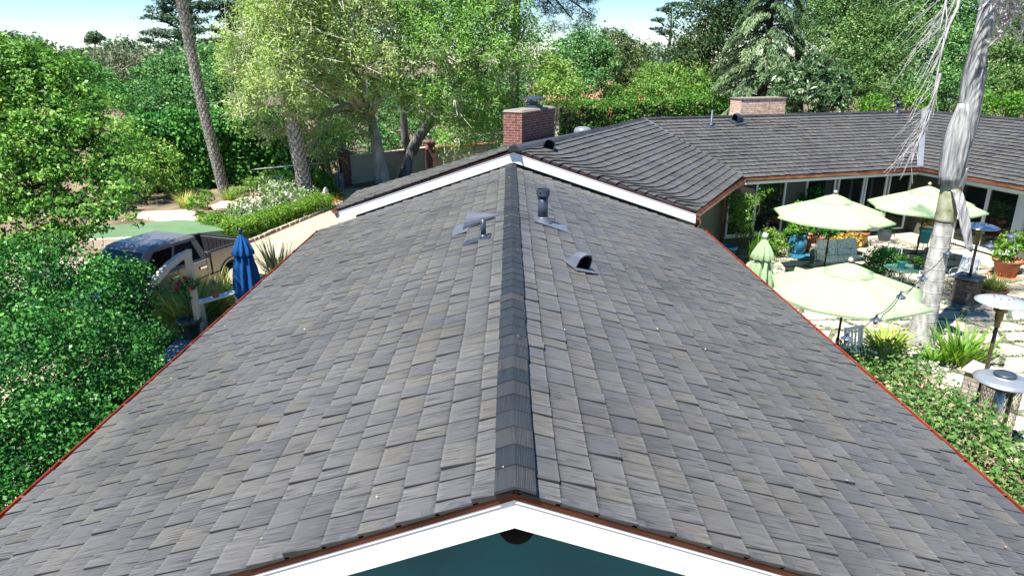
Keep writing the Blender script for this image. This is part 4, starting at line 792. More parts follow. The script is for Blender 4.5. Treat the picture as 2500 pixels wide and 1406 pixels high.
# ---- right: cedar, loquat and the wall of oaks behind the far roof
tree('dark_tree', 'tall dark leafed tree with reddish flower heads left of the pale cedar', 'tree', at(1720, 320, 54), [at(1720, 320, 54), at(1722, 200, 54), at(1730, 100, 54)], T((1700, 70, 54, 2.0), (1760, 30, 54, 2.4), (1720, 130, 52, 2.0), (1690, 190, 51, 1.9), (1770, 110, 52, 2.2), (1800, 190, 50, 1.6), (1740, 230, 50, 1.6), (1670, 130, 53, 1.1), (1820, 30, 54, 2.2), (1780, -30, 54, 2.4), (1680, 240, 49, 1.2)), 22000, (.22, .12), leafmat('dark leaf with red', [(0, (.012, .03, .012)), (.5, (.035, .075, .022)), (.85, (.10, .16, .05)), (.95, (.13, .18, .06)), (1, (.35, .10, .05))], .25), M['bark_dark'], .4, 20, .38, seed=71, tvar=.16)
def cedar(label, base, H, seed):
    rng = np.random.default_rng(seed); base = V(base); t = thing('cedar_tree', label, 'tree', base); mb = MB(); mb.tube([V(0, 0, 0), V(.1, 0, H * .5), V(0, 0, H)], [.4, .28, .04], 8)
    PC, NN, AX, LN, WD, TN = [], [], [], [], [], []
    for i in range(62):
        f = .12 + .86 * i / 62; z = H * f; a = i * 2.4 + rng.normal() * .3; o = V(math.cos(a), math.sin(a), 0); L_ = (1 - f) ** .8 * 6.0 * rng.uniform(.7, 1.1) + .6; el = .28; p = V(0, 0, z); pts = [p.copy()]; d = (o + V(0, 0, el)).normalized()
        k = 12; btone = .5 + rng.normal() * .16
        for j in range(k):
            p = p + d * L_ / k; pts.append(p.copy()); d = (d + V(0, 0, -.12 - .05 * j / k)).normalized()
        mb.tube(pts, [.07 * (1 - .85 * j / k) for j in range(k + 1)], 4, cap=False)
        for j in range(3, k + 1):
            dd = (pts[j] - pts[j - 1]).normalized(); sd = dd.cross(V(0, 0, 1)).normalized()
            for h in range(38):
                sg = rng.choice((-1, 1)); ww = rng.random() ** .8 * (.12 + .20 * L_ * (1 - (j / k - .5) ** 2 * 2.2) * .6)
                c = pts[j - 1].lerp(pts[j], rng.random()) + sd * sg * ww + V(0, 0, -.35 * ww - rng.random() * .22 * (1 if ww < .5 else 1.4))
                PC.append(c); AX.append(sd * sg * .5 + dd * .6 + V(0, 0, -.9) + V(*rng.normal(size=3)) * .25); NN.append(V(0, 0, .7) + o * .5 + V(*rng.normal(size=3)) * .5); s = rng.uniform(.7, 1.3); LN.append(.34 * s); WD.append(.075 * s); TN.append(btone + rng.normal() * .12)
    mb.build('trunk', M['bark_dark'], t)
    leafobj('crown', Lf['deodar'], t, np.array([list(p) for p in PC]), np.array([list(p) for p in NN]), np.array(LN), np.array(WD), np.array(TN), np.array([list(p) for p in AX]), rng)
cedar('pale drooping cedar standing behind the buff chimney', V(at(1850, 300, 46).x, 46, 0), 13.5, 72)
shrub('loquat_tree', 'large leafed loquat tree right of the buff chimney', 'tree', T((1930, 205, 41, 1.0), (1985, 180, 41, 1.1), (2035, 205, 41, 1.0), (1970, 240, 40, 1.1), (1910, 245, 40, .8), (2030, 250, 40, 1.0), (1890, 190, 42, .5)), 7000, (.34, .10), leafmat('loquat leaf', [(0, (.03, .08, .03)), (.5, (.08, .16, .06)), (.85, (.20, .28, .13)), (1, (.40, .42, .26))], .2, .35, .5), seed=73, per=9, cr=.12, point=True, base=V(at(1975, 300, 41).x, 41, 0), tmean=.5)
tree('dark_pine', 'very dark conifer top in the gap above the cedar', 'tree', at(1950, 300, 56), [at(1950, 300, 56), at(1950, 60, 56), at(1950, -60, 56)], T((1930, 10, 56, 1.8), (1985, 40, 55, 1.8), (1950, 80, 54, 1.5), (1900, 50, 56, 1.4), (2020, 70, 55, 1.5)), 7000, (.3, .06), Lf['cypress'], M['bark_dark'], .3, 20, .35, seed=74, tmean=.3)
oakR = leafmat('yellowish oak leaf', [(0, (.025, .065, .02)), (.4, (.075, .16, .045)), (.75, (.16, .28, .08)), (1, (.34, .42, .18))], .3)  # brighter, yellower ramp than the other oak leaf
tree('oak_tree', 'big dense oak behind the far roof between the loquat and the hanging palm frond', 'tree', at(2110, 330, 48), [at(2110, 330, 48), at(2110, 230, 48)], T((2050, 60, 48, 2.2), (2130, 30, 48, 2.4), (2110, 120, 46, 2.3), (2060, 160, 45, 1.8), (2170, 100, 46, 2.2), (2150, 190, 44, 1.9), (2090, 230, 43, 1.4), (2030, 110, 47, 1.7), (2090, -30, 49, 2.5), (2200, 30, 48, 2.2), (2180, 250, 42, 1.2), (2010, 30, 49, 1.8)), 52000, (.165, .10), oakR, M['bark_brown'], .45, 22, .36, seed=81, tvar=.17, tgrad=.12)
tree('oak_tree', 'big dense oak behind the far roof directly behind the pale palm trunk', 'tree', at(2300, 330, 47), [at(2300, 330, 47), at(2300, 230, 47)], T((2260, 60, 47, 2.2), (2330, 40, 47, 2.4), (2250, 150, 45, 2.0), (2320, 140, 45, 2.2), (2280, 220, 43, 1.5), (2350, 220, 43, 1.6), (2230, 230, 43, 1.2), (2300, -30, 48, 2.5), (2390, 120, 46, 2.0)), 40000, (.165, .10), Lf['oak'], M['bark_brown'], .45, 22, .36, seed=82, tmean=.58, tvar=.17, tgrad=.12)
tree('oak_tree', 'big dense oak at the right edge behind the far roof', 'tree', at(2470, 330, 46), [at(2470, 330, 46), at(2470, 230, 46)], T((2440, 50, 46, 2.2), (2500, 30, 46, 2.4), (2430, 160, 44, 1.8), (2490, 130, 44, 2.2), (2460, 220, 42, 1.4), (2540, 200, 44, 2.0), (2560, 60, 46, 2.4), (2400, 230, 42, 1.2), (2470, -50, 47, 2.5), (2530, 260, 41, 1.2)), 40000, (.165, .10), oakR, M['bark_brown'], .45, 22, .36, seed=83, tvar=.17, tgrad=.12)
shrub('garden_shrub', 'low bright shrubs peeping over the far roof ridge at right', 'shrub', T((2390, 262, 38, .9), (2450, 268, 37, .8), (2490, 264, 37, .8), (2250, 262, 40, .9), (2130, 268, 39, .8)), 4500, (.16, .09), Lf['bright'], seed=84, cr=.25, base=(26, 38, 0))
# ---- distant wood closing the view
rng = np.random.default_rng(90); k = 2600; xs = rng.uniform(-95, 110, k); ys = rng.uniform(84, 150, k); hz = 3.2 + 2.6 * np.sin(xs * .11) * np.cos(xs * .043 + 1) + rng.random(k) * 2.2
cc = np.stack([xs, ys, hz * rng.random(k) ** .5], 1); li = np.repeat(np.arange(k), 14); m = len(li)
P = cc[li] + rng.normal(size=(m, 3)) * np.array([1.2, 1.2, .9])
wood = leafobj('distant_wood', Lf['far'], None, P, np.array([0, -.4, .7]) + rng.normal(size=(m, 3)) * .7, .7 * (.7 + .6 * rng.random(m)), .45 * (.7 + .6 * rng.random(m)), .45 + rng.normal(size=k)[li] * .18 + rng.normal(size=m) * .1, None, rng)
tag(wood, 'far off hazy wood along the horizon', 'wood', kind='stuff')
# ================================================================ GROUND
def gz(px, py, z=0.0):
    p = at(px, py, 10.0); c = V(0, 0, CAM_Z); d = p - c; return c + d * ((z - CAM_Z) / d.z)
def struct(o): o['kind'] = 'structure'; return o
mb = MB(); mb.face([(-400, -60, 0), (400, -60, 0), (400, 900, 0), (-400, 900, 0)])
struct(mb.build('ground', pbr('garden soil', (.13, .095, .06), .95, var=.35, scale=.7, bump=.4, bscale=12, col2=(.25, .19, .12), detail=8)))
def sheet(name, pts, z, mat):
    mb = MB(); mb.face([(p[0], p[1], z) for p in pts]); return struct(mb.build(name, mat))
sheet('driveway', [(-11.6, 6), (-4.2, 6), (-4.2, 33), (-6.5, 38.2), (-9.2, 36.4), (-8.0, 32.6), (-9.9, 25.0), (-11.6, 24.0), (-20, 23.0), (-20, 14)], .006, pbr('pale decomposed granite', (.37, .31, .225), .95, var=.2, scale=1.2, bump=.3, bscale=60, detail=8))
sheet('garden_path', [gz(318, 533)[:2], gz(350, 517)[:2], gz(455, 513)[:2], gz(520, 530)[:2], gz(540, 552)[:2], gz(430, 545)[:2]], .012, pbr('pale sand path', (.52, .44, .33), .95, var=.1))
LZ = .34; lp = [gz(150, 590, LZ), gz(345, 580, LZ), gz(420, 577, LZ), gz(560, 560, LZ), gz(525, 541, LZ), gz(430, 537, LZ), gz(330, 547, LZ), gz(180, 556, LZ)]
mb = MB(); mb.prism([V(p.x, p.y, 0) for p in lp], (0, 0, .02), (0, 0, LZ)); struct(mb.build('putting_green', pbr('short artificial turf', (.10, .175, .085), .9, var=.12, scale=1.2, bump=.2, bscale=90)))
mb = MB(); w0, w1 = gz(140, 590, LZ), gz(352, 579, LZ); dn = V(.05, -1, 0)
k = 9
for i in range(k):
    a, b = w0.lerp(w1, i / k), w0.lerp(w1, (i + 1) / k); a.z = b.z = 0; bw = .03 * math.sin(i * 1.7)
    mb.hexa([a + V(0, -.25, 0), b + V(0, -.25, 0), b, a, a + V(.006, -.22 + bw, LZ + .05), b + V(-.006, -.22 + bw, LZ + .05), b + V(-.006, -.01, LZ + .05), a + V(.006, -.01, LZ + .05)])
tag(mb.build('retaining_wall', pbr('pale garden wall', (.50, .42, .32), .9, var=.2, scale=2.5, bump=.3), bevel=.015), 'low pale retaining wall along the near edge of the green lawn', 'wall')
# stone edging along the drive
rng = random.Random(7); mb = MB(); e0, e1, e2 = V(-10.1, 25.0, 0), V(-8.15, 32.6, 0), V(-8.8, 36.2, 0)
for a, b in ((e0, e1), (e1, e2)):
    L_ = (b - a).length; s_ = 0; d = (b - a).normalized()
    while s_ < L_ - .1:
        l = rng.uniform(.25, .5); c = a + d * (s_ + l / 2); mb.box(c + V(rng.uniform(-.02, .02), 0, .05), (.16, l - .02, rng.uniform(.12, .17)), math.atan2(-d.x, d.y) + rng.uniform(-.06, .06), 0, taper=.85); s_ += l
tag(mb.build('stone_edging', pbr('edging stone', (.34, .29, .22), .9, var=.3, scale=5, bump=.4), bevel=.02), 'curving row of edging stones between the clipped hedge and the drive', 'edging', kind='structure')
# patio: flagstones set in creeping ground cover
mb = MB(); mb.face([(4.35, 4, .004), (18.5, 4, .004), (18.5, 28.5, .004), (4.35, 28.5, .004)])
pat = struct(mb.build('patio_bed', pbr('planting gravel between flags', (.15, .15, .095), .95, var=.3, scale=6)))
rng = random.Random(9); G = {}; CX, CY = 1.12, .82
def gp(i, j):
    if (i, j) not in G: G[i, j] = V(4.4 + (i + .5 * (j % 2)) * CX + rng.uniform(-.2, .2), 4 + j * CY + rng.uniform(-.16, .16), 0)
    return G[i, j]
mb = MB(); joints = []
for j in range(30):
    for i in range(13):
        q = [gp(i, j), gp(i + 1, j), gp(i + 1, j + 1), gp(i, j + 1)]; c = sum(q, V(0, 0, 0)) / 4; ins = rng.uniform(.80, .90)
        if c.x > 17.6 or c.y > 27.5: continue
        q2 = []
        for k in range(4):
            a, b = q[k], q[(k + 1) % 4]; q2.append(c + (a - c) * ins * rng.uniform(.93, 1.0)); q2.append(c + ((a + b) / 2 - c) * ins * rng.uniform(.97, 1.06))
        joints += [q[0].lerp(q[1], t / 8) for t in range(8)] + [q[0].lerp(q[3], t / 6) for t in range(6)]
        mb.prism(q2, (0, 0, .005), (0, 0, .028 + rng.uniform(0, .006)))
struct(mb.build('patio_paving', pbr('sandstone flags', (.40, .345, .265), .85, var=.16, scale=1.6, bump=.25, bscale=14, col2=(.50, .445, .35), detail=7)))
rg = np.random.default_rng(19); J = np.array([list(p) for p in joints]); li = np.repeat(np.arange(len(J)), 7); m = len(li); P = J[li] + rg.normal(size=(m, 3)) * np.array([.055, .055, 0]) + np.array([0, 0, .035])
keep = (rg.random(len(J)) < .8)[li]; P = P[keep]; m = len(P)
tag(leafobj('ground_cover', leafmat('creeping thyme', [(0, (.07, .11, .06)), (.5, (.15, .20, .12)), (1, (.27, .31, .21))], .1), None, P, np.array([0, -.2, 1.0]) + rg.normal(size=(m, 3)) * .5, .07 * (.6 + rg.random(m)), .05 * (.6 + rg.random(m)), rg.random(m), None, rg), 'creeping grey green ground cover between the flagstones', 'ground cover', kind='stuff')
# ================================================================ PICKUP TRUCK
def truck():
    f = V(-.36, -.93, 0).normalized(); t = thing('pickup_truck', 'grey crew cab pickup truck with an open bed parked on the pale drive', 'truck', (-10.0, 18.6, 0), math.atan2(f.y, f.x))
    def paint(name, c):
        m, n, L, b = newmat(name); b.inputs['Base Color'].default_value = (*c, 1); b.inputs['Metallic'].default_value = .65; b.inputs['Roughness'].default_value = .33; b.inputs['Coat Weight'].default_value = .3; b.inputs['Coat Roughness'].default_value = .06; return m
    grey = paint('graphite car paint', (.30, .275, .255)); tan = paint('lower body painted reflection', (.25, .205, .15))  # tan stands for the pale drive reflected in the lower body
    blk = pbr('black plastic', (.018, .018, .02), .6, var=.2); chrome = pbr('chrome', (.75, .75, .76), .12, .95, var=.03); rub = pbr('tyre rubber', (.02, .019, .018), .85, var=.2)
    XA, XF = -1.78, 1.9; W = 1.0; zb, zl, zt, zs = .42, .72, 1.18, 1.36
    def arch(xc, r, z0, n=9): return [(xc + r * math.cos(a), max(z0, .44 + r * math.sin(a))) for a in [math.pi - math.pi * i / n for i in range(n + 1)]]
    def side(xs, zlow, ztop, y0, y1, mb, m):  # profile with wheel arches cut from below
        pass
    def strip(mb, prof, y0, y1, m=0): mb.prism([(x, 0, z) for x, z in prof], (0, y0, 0), (0, y1, 0), m)
    # body sides as profiles with arches; split at zl into lower band, tan from painted ground reflection, and grey upper
    ar = lambda xc: [(xc - .52, zb)] + [(xc + .5 * math.cos(a), .46 + .5 * math.sin(a)) for a in [math.pi - math.pi * i / 10 for i in range(11)]] + [(xc + .52, zb)]
    # cab and front body
    mb = MB()
    strip(mb, [(-.98, zl), (-.98, zt), (1.7, zt), (2.6, 1.12), (2.86, 1.0), (2.93, zl), (2.42, zl)] + [(XF + .5 * math.cos(a), .46 + .5 * math.sin(a)) for a in [.55 + (math.pi - 1.1) * i / 8 for i in range(9)]] + [(1.38, zl)], -W, W)
    # bed sides, tailgate
    for sg in (-1, 1):
        y0, y1 = (W - .09, W) if sg > 0 else (-W, -W + .09)
        strip(mb, [(-2.62, zl), (-2.62, zs)] + [(-1.0, zs), (-1.0, zl)] + [(XA + .5 * math.cos(a), .46 + .5 * math.sin(a)) for a in [.55 + (math.pi - 1.1) * i / 8 for i in range(9)]], y0, y1)
    mb.box((-2.585, 0, 1.03), (.07, 1.82, .62)); mb.box((-1.03, 0, 1.0), (.06, 1.82, .68))
    body = mb.build('body', grey, t, bevel=.03)
    mb = MB()
    for x0, x1 in ((-2.61, XA - .48), (XA + .48, XF - .48), (XF + .48, 2.9)): mb.box(((x0 + x1) / 2, 0, (zb + zl) / 2 - .003), (x1 - x0, 2 * W + .01, zl - zb - .006))
    mb.build('rocker_panel', tan, t, bevel=.02)
    mb = MB(); mb.box((-1.8, 0, .8), (1.48, 1.8, .04)); 
    for sg in (-1, 1): mb.box((XA, sg * .78, .92), (.9, .2, .22)); mb.box((-1.8, sg * .9, 1.1), (1.48, .012, .5)); mb.box((-1.81, sg * .955, zs + .012), (1.6, .1, .022))
    mb.box((-2.54, 0, 1.06), (.02, 1.7, .5)); mb.box((-2.585, 0, zs + .012), (.09, 1.8, .022))
    for k in range(8): mb.box((-2.525, -.6 + .17 * k, 1.06), (.02, .03, .4))
    mb.build('bed_liner', blk, t)
    # greenhouse
    A = lambda x, y, z: V(x, y, z)
    b0, b1, r0, r1 = -.98, 1.72, -.76, .88; yb, yr, zr = .93, .74, 1.90
    mb = MB(); mb.hexa([A(b0, -yb, zt - .01), A(b1, -yb, zt - .01), A(b1, yb, zt - .01), A(b0, yb, zt - .01), A(r0, -yr, zr - .05), A(r1, -yr, zr - .05), A(r1, yr, zr - .05), A(r0, yr, zr - .05)])
    mb.hexa([A(r0 - .01, -yr - .01, zr - .048), A(r1 + .02, -yr - .01, zr - .048), A(r1 + .02, yr + .01, zr - .048), A(r0 - .01, yr + .01, zr - .048), A(r0 + .1, -yr + .1, zr + .03), A(r1 - .2, -yr + .1, zr + .03), A(r1 - .2, yr - .1, zr + .03), A(r0 + .1, yr - .1, zr + .03)])
    for q in range(4): mb.box((.0, -.42 + .28 * q, zr + .029), (1.1, .025, .006))
    mb.build('cab_roof', grey, t, bevel=.04)
    gl = pbr('tinted car glass', (.008, .010, .014), .04, var=.1, spec=.6)
    mb = MB()
    for sg in (-1, 1):
        def pt(u, v): # u along x 0..1, v height 0..1 on the slanted side
            xl = b0 + (r0 - b0) * v; xr = b1 + (r1 - b1) * v; return A(xl + (xr - xl) * u, sg * (yb + (yr - yb) * v + .008), zt + (zr - .05 - zt) * v)
        for u0, u1, u2, u3 in ((.1, .45, .45, .12), (.5, .88, .84, .5)):
            q = [pt(u0, .10), pt(u1, .10), pt(u2, .88), pt(u3, .88)]; mb.face(q if sg < 0 else q[::-1])
    e = .012
    mb.face([A(b1 + e - .05, -.84, zt + .08), A(b1 + e - .05, .84, zt + .08), A(r1 + e + .05, .66, zr - .1), A(r1 + e + .05, -.66, zr - .1)])
    mb.face([A(b0 - e + .03, .8, zt + .1), A(b0 - e + .03, -.8, zt + .1), A(r0 - e - .03, -.64, zr - .12), A(r0 - e - .03, .64, zr - .12)])
    mb.build('windows', gl, t)
    # seams
    mb = MB()
    for sg in (-1, 1):
        for x in (-.82, .2, 1.38): mb.box((x, sg * (W + .001), .83), (.014, .006, .74))
        mb.box((.2, sg * (W + .001), .58), (2.9, .006, .012)); mb.box((-.99, sg * (W - .04), .9), (.03, .09, .9))
    mb.build('door_seams', M['hole'], t)
    for sg in (-1, 1):
        for x in (.36, -.66):
            mb = MB(); mb.box((x, sg * (W + .02), 1.0), (.26, .035, .075)); mb.build('door_handle', chrome, t, bevel=.012)
        mb = MB(); mb.box((1.3, sg * (W + .14), 1.26), (.16, .26, .19)); mb.beam((1.35, sg * .95, 1.2), (1.31, sg * 1.08, 1.24), .05, .05); mb.build('side_mirror', chrome if sg > 0 else grey, t, bevel=.03)
        mb = MB(); mb.box((2.86, sg * .74, .86), (.12, .36, .24)); mb.build('headlight', pbr('headlight lens', (.5, .52, .55), .1), t, bevel=.03)
        mb = MB(); mb.box((-2.6, sg * .93, 1.1), (.1, .13, .46)); mb.build('tail_light', pbr('red lens', (.25, .01, .01), .2), t, bevel=.02)
    mb = MB(); mb.box((2.93, 0, .9), (.06, 1.0, .3)); mb.build('grille', chrome, t, bevel=.02)
    mb = MB(); mb.box((2.98, 0, .56), (.16, 1.96, .22)); mb.build('bumper', chrome, t, bevel=.04)
    mb = MB(); mb.box((-2.7, 0, .58), (.16, 1.9, .2)); mb.build('bumper', chrome, t, bevel=.04)
    for xc in (XA, XF):
        for sg in (-1, 1):
            mb = MB(); Mx = Matrix.Rotation(R(90), 3, 'X')
            mb.lathe([(.24, -.12), (.34, -.13), (.385, -.09), (.40, -.05), (.40, .05), (.385, .09), (.34, .13), (.24, .12)], 28, (xc, sg * .86, .40), M=Mx); w_ = mb.build('wheel', rub, t)
            mb = MB(); yo = sg * 1.0
            mb.lathe([(.245, -.02), (.25, .0), (.235, .02), (.22, 0)], 28, (xc, yo - sg * .03, .40), M=Mx)
            for k in range(7):
                a = 2 * math.pi * k / 7
                for da in (-.13, .13): mb.beam((xc + .05 * math.cos(a), yo - sg * .035, .40 + .05 * math.sin(a)), (xc + .23 * math.cos(a + da), yo - sg * .03, .40 + .23 * math.sin(a + da)), .035, .03, up=(0, 1, 0))
            mb.lathe([(.065, -.02), (.06, .02), (0, .025)], 16, (xc, yo - sg * .03, .40), M=Mx if sg < 0 else Matrix.Rotation(R(-90), 3, 'X')); mb.build('rim', chrome, w_)
            mb = MB(); mb.lathe([(.23, 0), (.0, .001)], 20, (xc, yo - sg * .09, .40), M=Mx if sg < 0 else Matrix.Rotation(R(-90), 3, 'X')); mb.build('brake_disc', blk, w_)
            mb = MB(); n = 14; o = [(xc + .56 * math.cos(math.pi * i / n), .45 + .56 * math.sin(math.pi * i / n)) for i in range(n + 1)]; q = [(xc + .485 * math.cos(math.pi * i / n), .45 + .485 * math.sin(math.pi * i / n)) for i in range(n + 1)][::-1]
            mb.prism([(x, 0, z) for x, z in o + q], (0, sg * (W - .02), 0), (0, sg * (W + .035), 0)); mb.build('wheel_arch', grey, t, bevel=.012)
    mb = MB(); mb.box((.0, 0, .38), (4.9, 1.5, .14)); mb.build('chassis', M['hole'], t)
truck()
# ================================================================ PATIO THINGS
M['umb'] = pbr('pale lime canvas', (.52, .66, .40), .8, var=.04, scale=2, spec=.2)
M['umb_trans'] = None
def canvas(name, c):
    m, n, L, b = newmat(name); b.inputs['Base Color'].default_value = (*c, 1); b.inputs['Roughness'].default_value = .85; b.inputs['Specular IOR Level'].default_value = .15
    t = n.new('ShaderNodeBsdfTranslucent'); t.inputs[0].default_value = (*c, 1); mx = n.new('ShaderNodeMixShader'); mx.inputs[0].default_value = .25; lk(L, b.outputs[0], mx.inputs[1]); lk(L, t.outputs[0], mx.inputs[2]); lk(L, mx.outputs[0], n['Material Output'].inputs[0])
    no = n.new('ShaderNodeTexNoise'); no.inputs['Scale'].default_value = 3; bu = n.new('ShaderNodeBump'); bu.inputs['Strength'].default_value = .25; bu.inputs['Distance'].default_value = .05; lk(L, no.outputs[0], bu.inputs['Height']); lk(L, bu.outputs[0], b.inputs['Normal']); return m
M['umb'] = canvas('pale lime canvas', (.40, .53, .31)); M['umb_blue'] = canvas('deep blue canvas', (.015, .10, .30))
M['bronze'] = pbr('bronze pole', (.05, .04, .03), .45, .5, var=.2)
def parasol(label, x, y, zr, zt, rad, rot, seed, tilt=0):
    t = thing('patio_umbrella', label, 'umbrella', (x, y, 0), group='open green patio umbrellas'); mb = MB(); n = 8; sub = 4; rs = 7
    def P(r, a, up=0):
        f = a / (2 * math.pi / n) % 1; sag = math.sin(math.pi * f); chord = math.cos(math.pi / n) / math.cos((f - .5) * 2 * math.pi / n)
        z = zt - (zt - zr) * (r ** 1.12) - .10 * sag * r * (1 - r * .55) * 1.6 + up
        rr = rad * r * chord * (1 - .075 * sag * max(0, r - .5) * 2); return V(rr * math.cos(a + rot), rr * math.sin(a + rot), z)
    N_ = n * sub
    for i in range(N_):
        a0, a1 = 2 * math.pi * i / N_, 2 * math.pi * (i + 1) / N_ - 1e-6
        for k in range(rs):
            r0, r1 = .16 + .84 * k / rs, .16 + .84 * (k + 1) / rs; mb.face([P(r0, a0), P(r1, a0), P(r1, a1), P(r0, a1)], 0, True)
        e0, e1 = P(1, a0), P(1, a1); mb.face([e0, e0 + V(0, 0, -.045), e1 + V(0, 0, -.045), e1])
    can = mb.build('canopy', M['umb'], t, merge=True)
    mb = MB()
    for i in range(N_):
        a0, a1 = 2 * math.pi * i / N_, 2 * math.pi * (i + 1) / N_ - 1e-6
        for r0, r1, u0, u1 in ((.0, .15, .07, .05), (.15, .31, .05, .02)): mb.face([P(r0, a0, u0), P(r1, a0, u1), P(r1, a1, u1), P(r0, a1, u0)], 0, True)
        e0, e1 = P(.31, a0, .02), P(.31, a1, .02); mb.face([e0, e0 + V(0, 0, -.03), e1 + V(0, 0, -.03), e1])
    mb.build('vent', M['umb'], can, merge=True)
    mb = MB(); mb.tube([(0, 0, .1), (0, 0, zt + .04)], .024, 10); mb.lathe([(.034, .82), (.04, .86), (.04, 1.02), (.034, 1.06)], 12); mb.build('pole', M['bronze'], t)
    mb = MB(); mb.lathe([(.05, zt + .1), (.05, zt + .13), (.035, zt + .17), (0, zt + .19)], 12); mb.build('finial', pbr('pale finial', (.55, .45, .35), .5), t)
    mb = MB(); mb.lathe([(.26, 0), (.27, .04), (.2, .09), (.05, .12), (.04, .2)], 20); mb.build('base', M['bronze'], t)
    for i in range(n):
        a = 2 * math.pi * i / n + 1e-5; mb = MB(); mb.tube([P(.05, a, -.03), P(.5, a, -.03), P(.98, a, -.03)], .011, 6); mb.tube([P(.5, a, -.035), (0, 0, zt - .62)], .008, 5); mb.build('rib', M['bronze'], t)
parasol('pale green open umbrella nearest the near roof edge, beside the palm trunk', 6.98, 13.4, 2.12, 2.66, 1.62, 0, 1)
parasol('pale green open umbrella left of the palm trunk in front of the far windows', 10.0, 20.75, 2.08, 2.68, 1.78, .12, 2)
parasol('pale green open umbrella half behind the palm trunk near the house corner', 13.65, 22.05, 2.10, 2.70, 1.75, .1, 3)
def closed_parasol(name, label, x, y, z0, ztop, mat, pole_z, fin, w1=.2, seed=1, ball=.07, polemat=None):
    t = thing(name, label, 'umbrella', (x, y, z0)); rg = random.Random(seed); H = ztop - z0; nf = 9; n = 54
    def drape(prof, amp):
        mb = MB(); b = 0; rows = []
        for r, z in prof: rows.append([V((r * (1 + amp * math.cos(nf * 2 * math.pi * j / n + 1.5 * math.sin(z * 2)) * min(1, r / .12)) + .01) * math.cos(2 * math.pi * j / n), (r * (1 + amp * math.cos(nf * 2 * math.pi * j / n + 1.5 * math.sin(z * 2)) * min(1, r / .12)) + .01) * math.sin(2 * math.pi * j / n), z) for j in range(n)])
        for i in range(len(rows) - 1):
            for j in range(n): mb.face([rows[i][j], rows[i][(j + 1) % n], rows[i + 1][(j + 1) % n], rows[i + 1][j]], 0, True)
        return mb
    drape([(.03, H), (w1 * .5, H - .16), (w1 * .85, H - .36), (w1 * 1.02, H - .5), (w1 * .95, H - .53)], .22).build('vent', mat, t, merge=True)
    drape([(w1 * .55, H - .44), (w1 * .8, H - .62), (w1 * 1.02, H - .9), (w1 * 1.2, H - 1.3), (w1 * 1.25, H - 1.55), (w1 * 1.05, H - 1.66)], .26).build('canopy', mat, t, merge=True)
    mb = MB(); mb.tube([(0, 0, 0), (0, 0, H + .03)], .024, 10); mb.lathe([(.24, 0), (.25, .05), (.05, .1)], 18); mb.build('pole', M['bronze'], t)
    mb = MB(); mb.lathe([(.015, H), (.035, H + .015), (ball * .75, H + .04), (ball, H + .09), (ball * .75, H + .14), (0, H + .165)], 14); mb.build('finial', fin, t)
    mb = MB(); mb.lathe([(w1 * 1.28, H - 1.12), (w1 * 1.28, H - 1.08)], 20); return t
closed_parasol('closed_umbrella', 'folded green umbrella with a white ball top beside the near roof edge', 6.55, 17.0, 0, 2.3, M['umb'], 0, M['white'], .25, 3, .07)
closed_parasol('closed_umbrella', 'folded deep blue umbrella standing on the deck behind the near roof edge', -6.77, 16.75, .3, 2.5, M['umb_blue'], 0, pbr('dark ball finial', (.02, .03, .05), .3), .23, 4, .06)
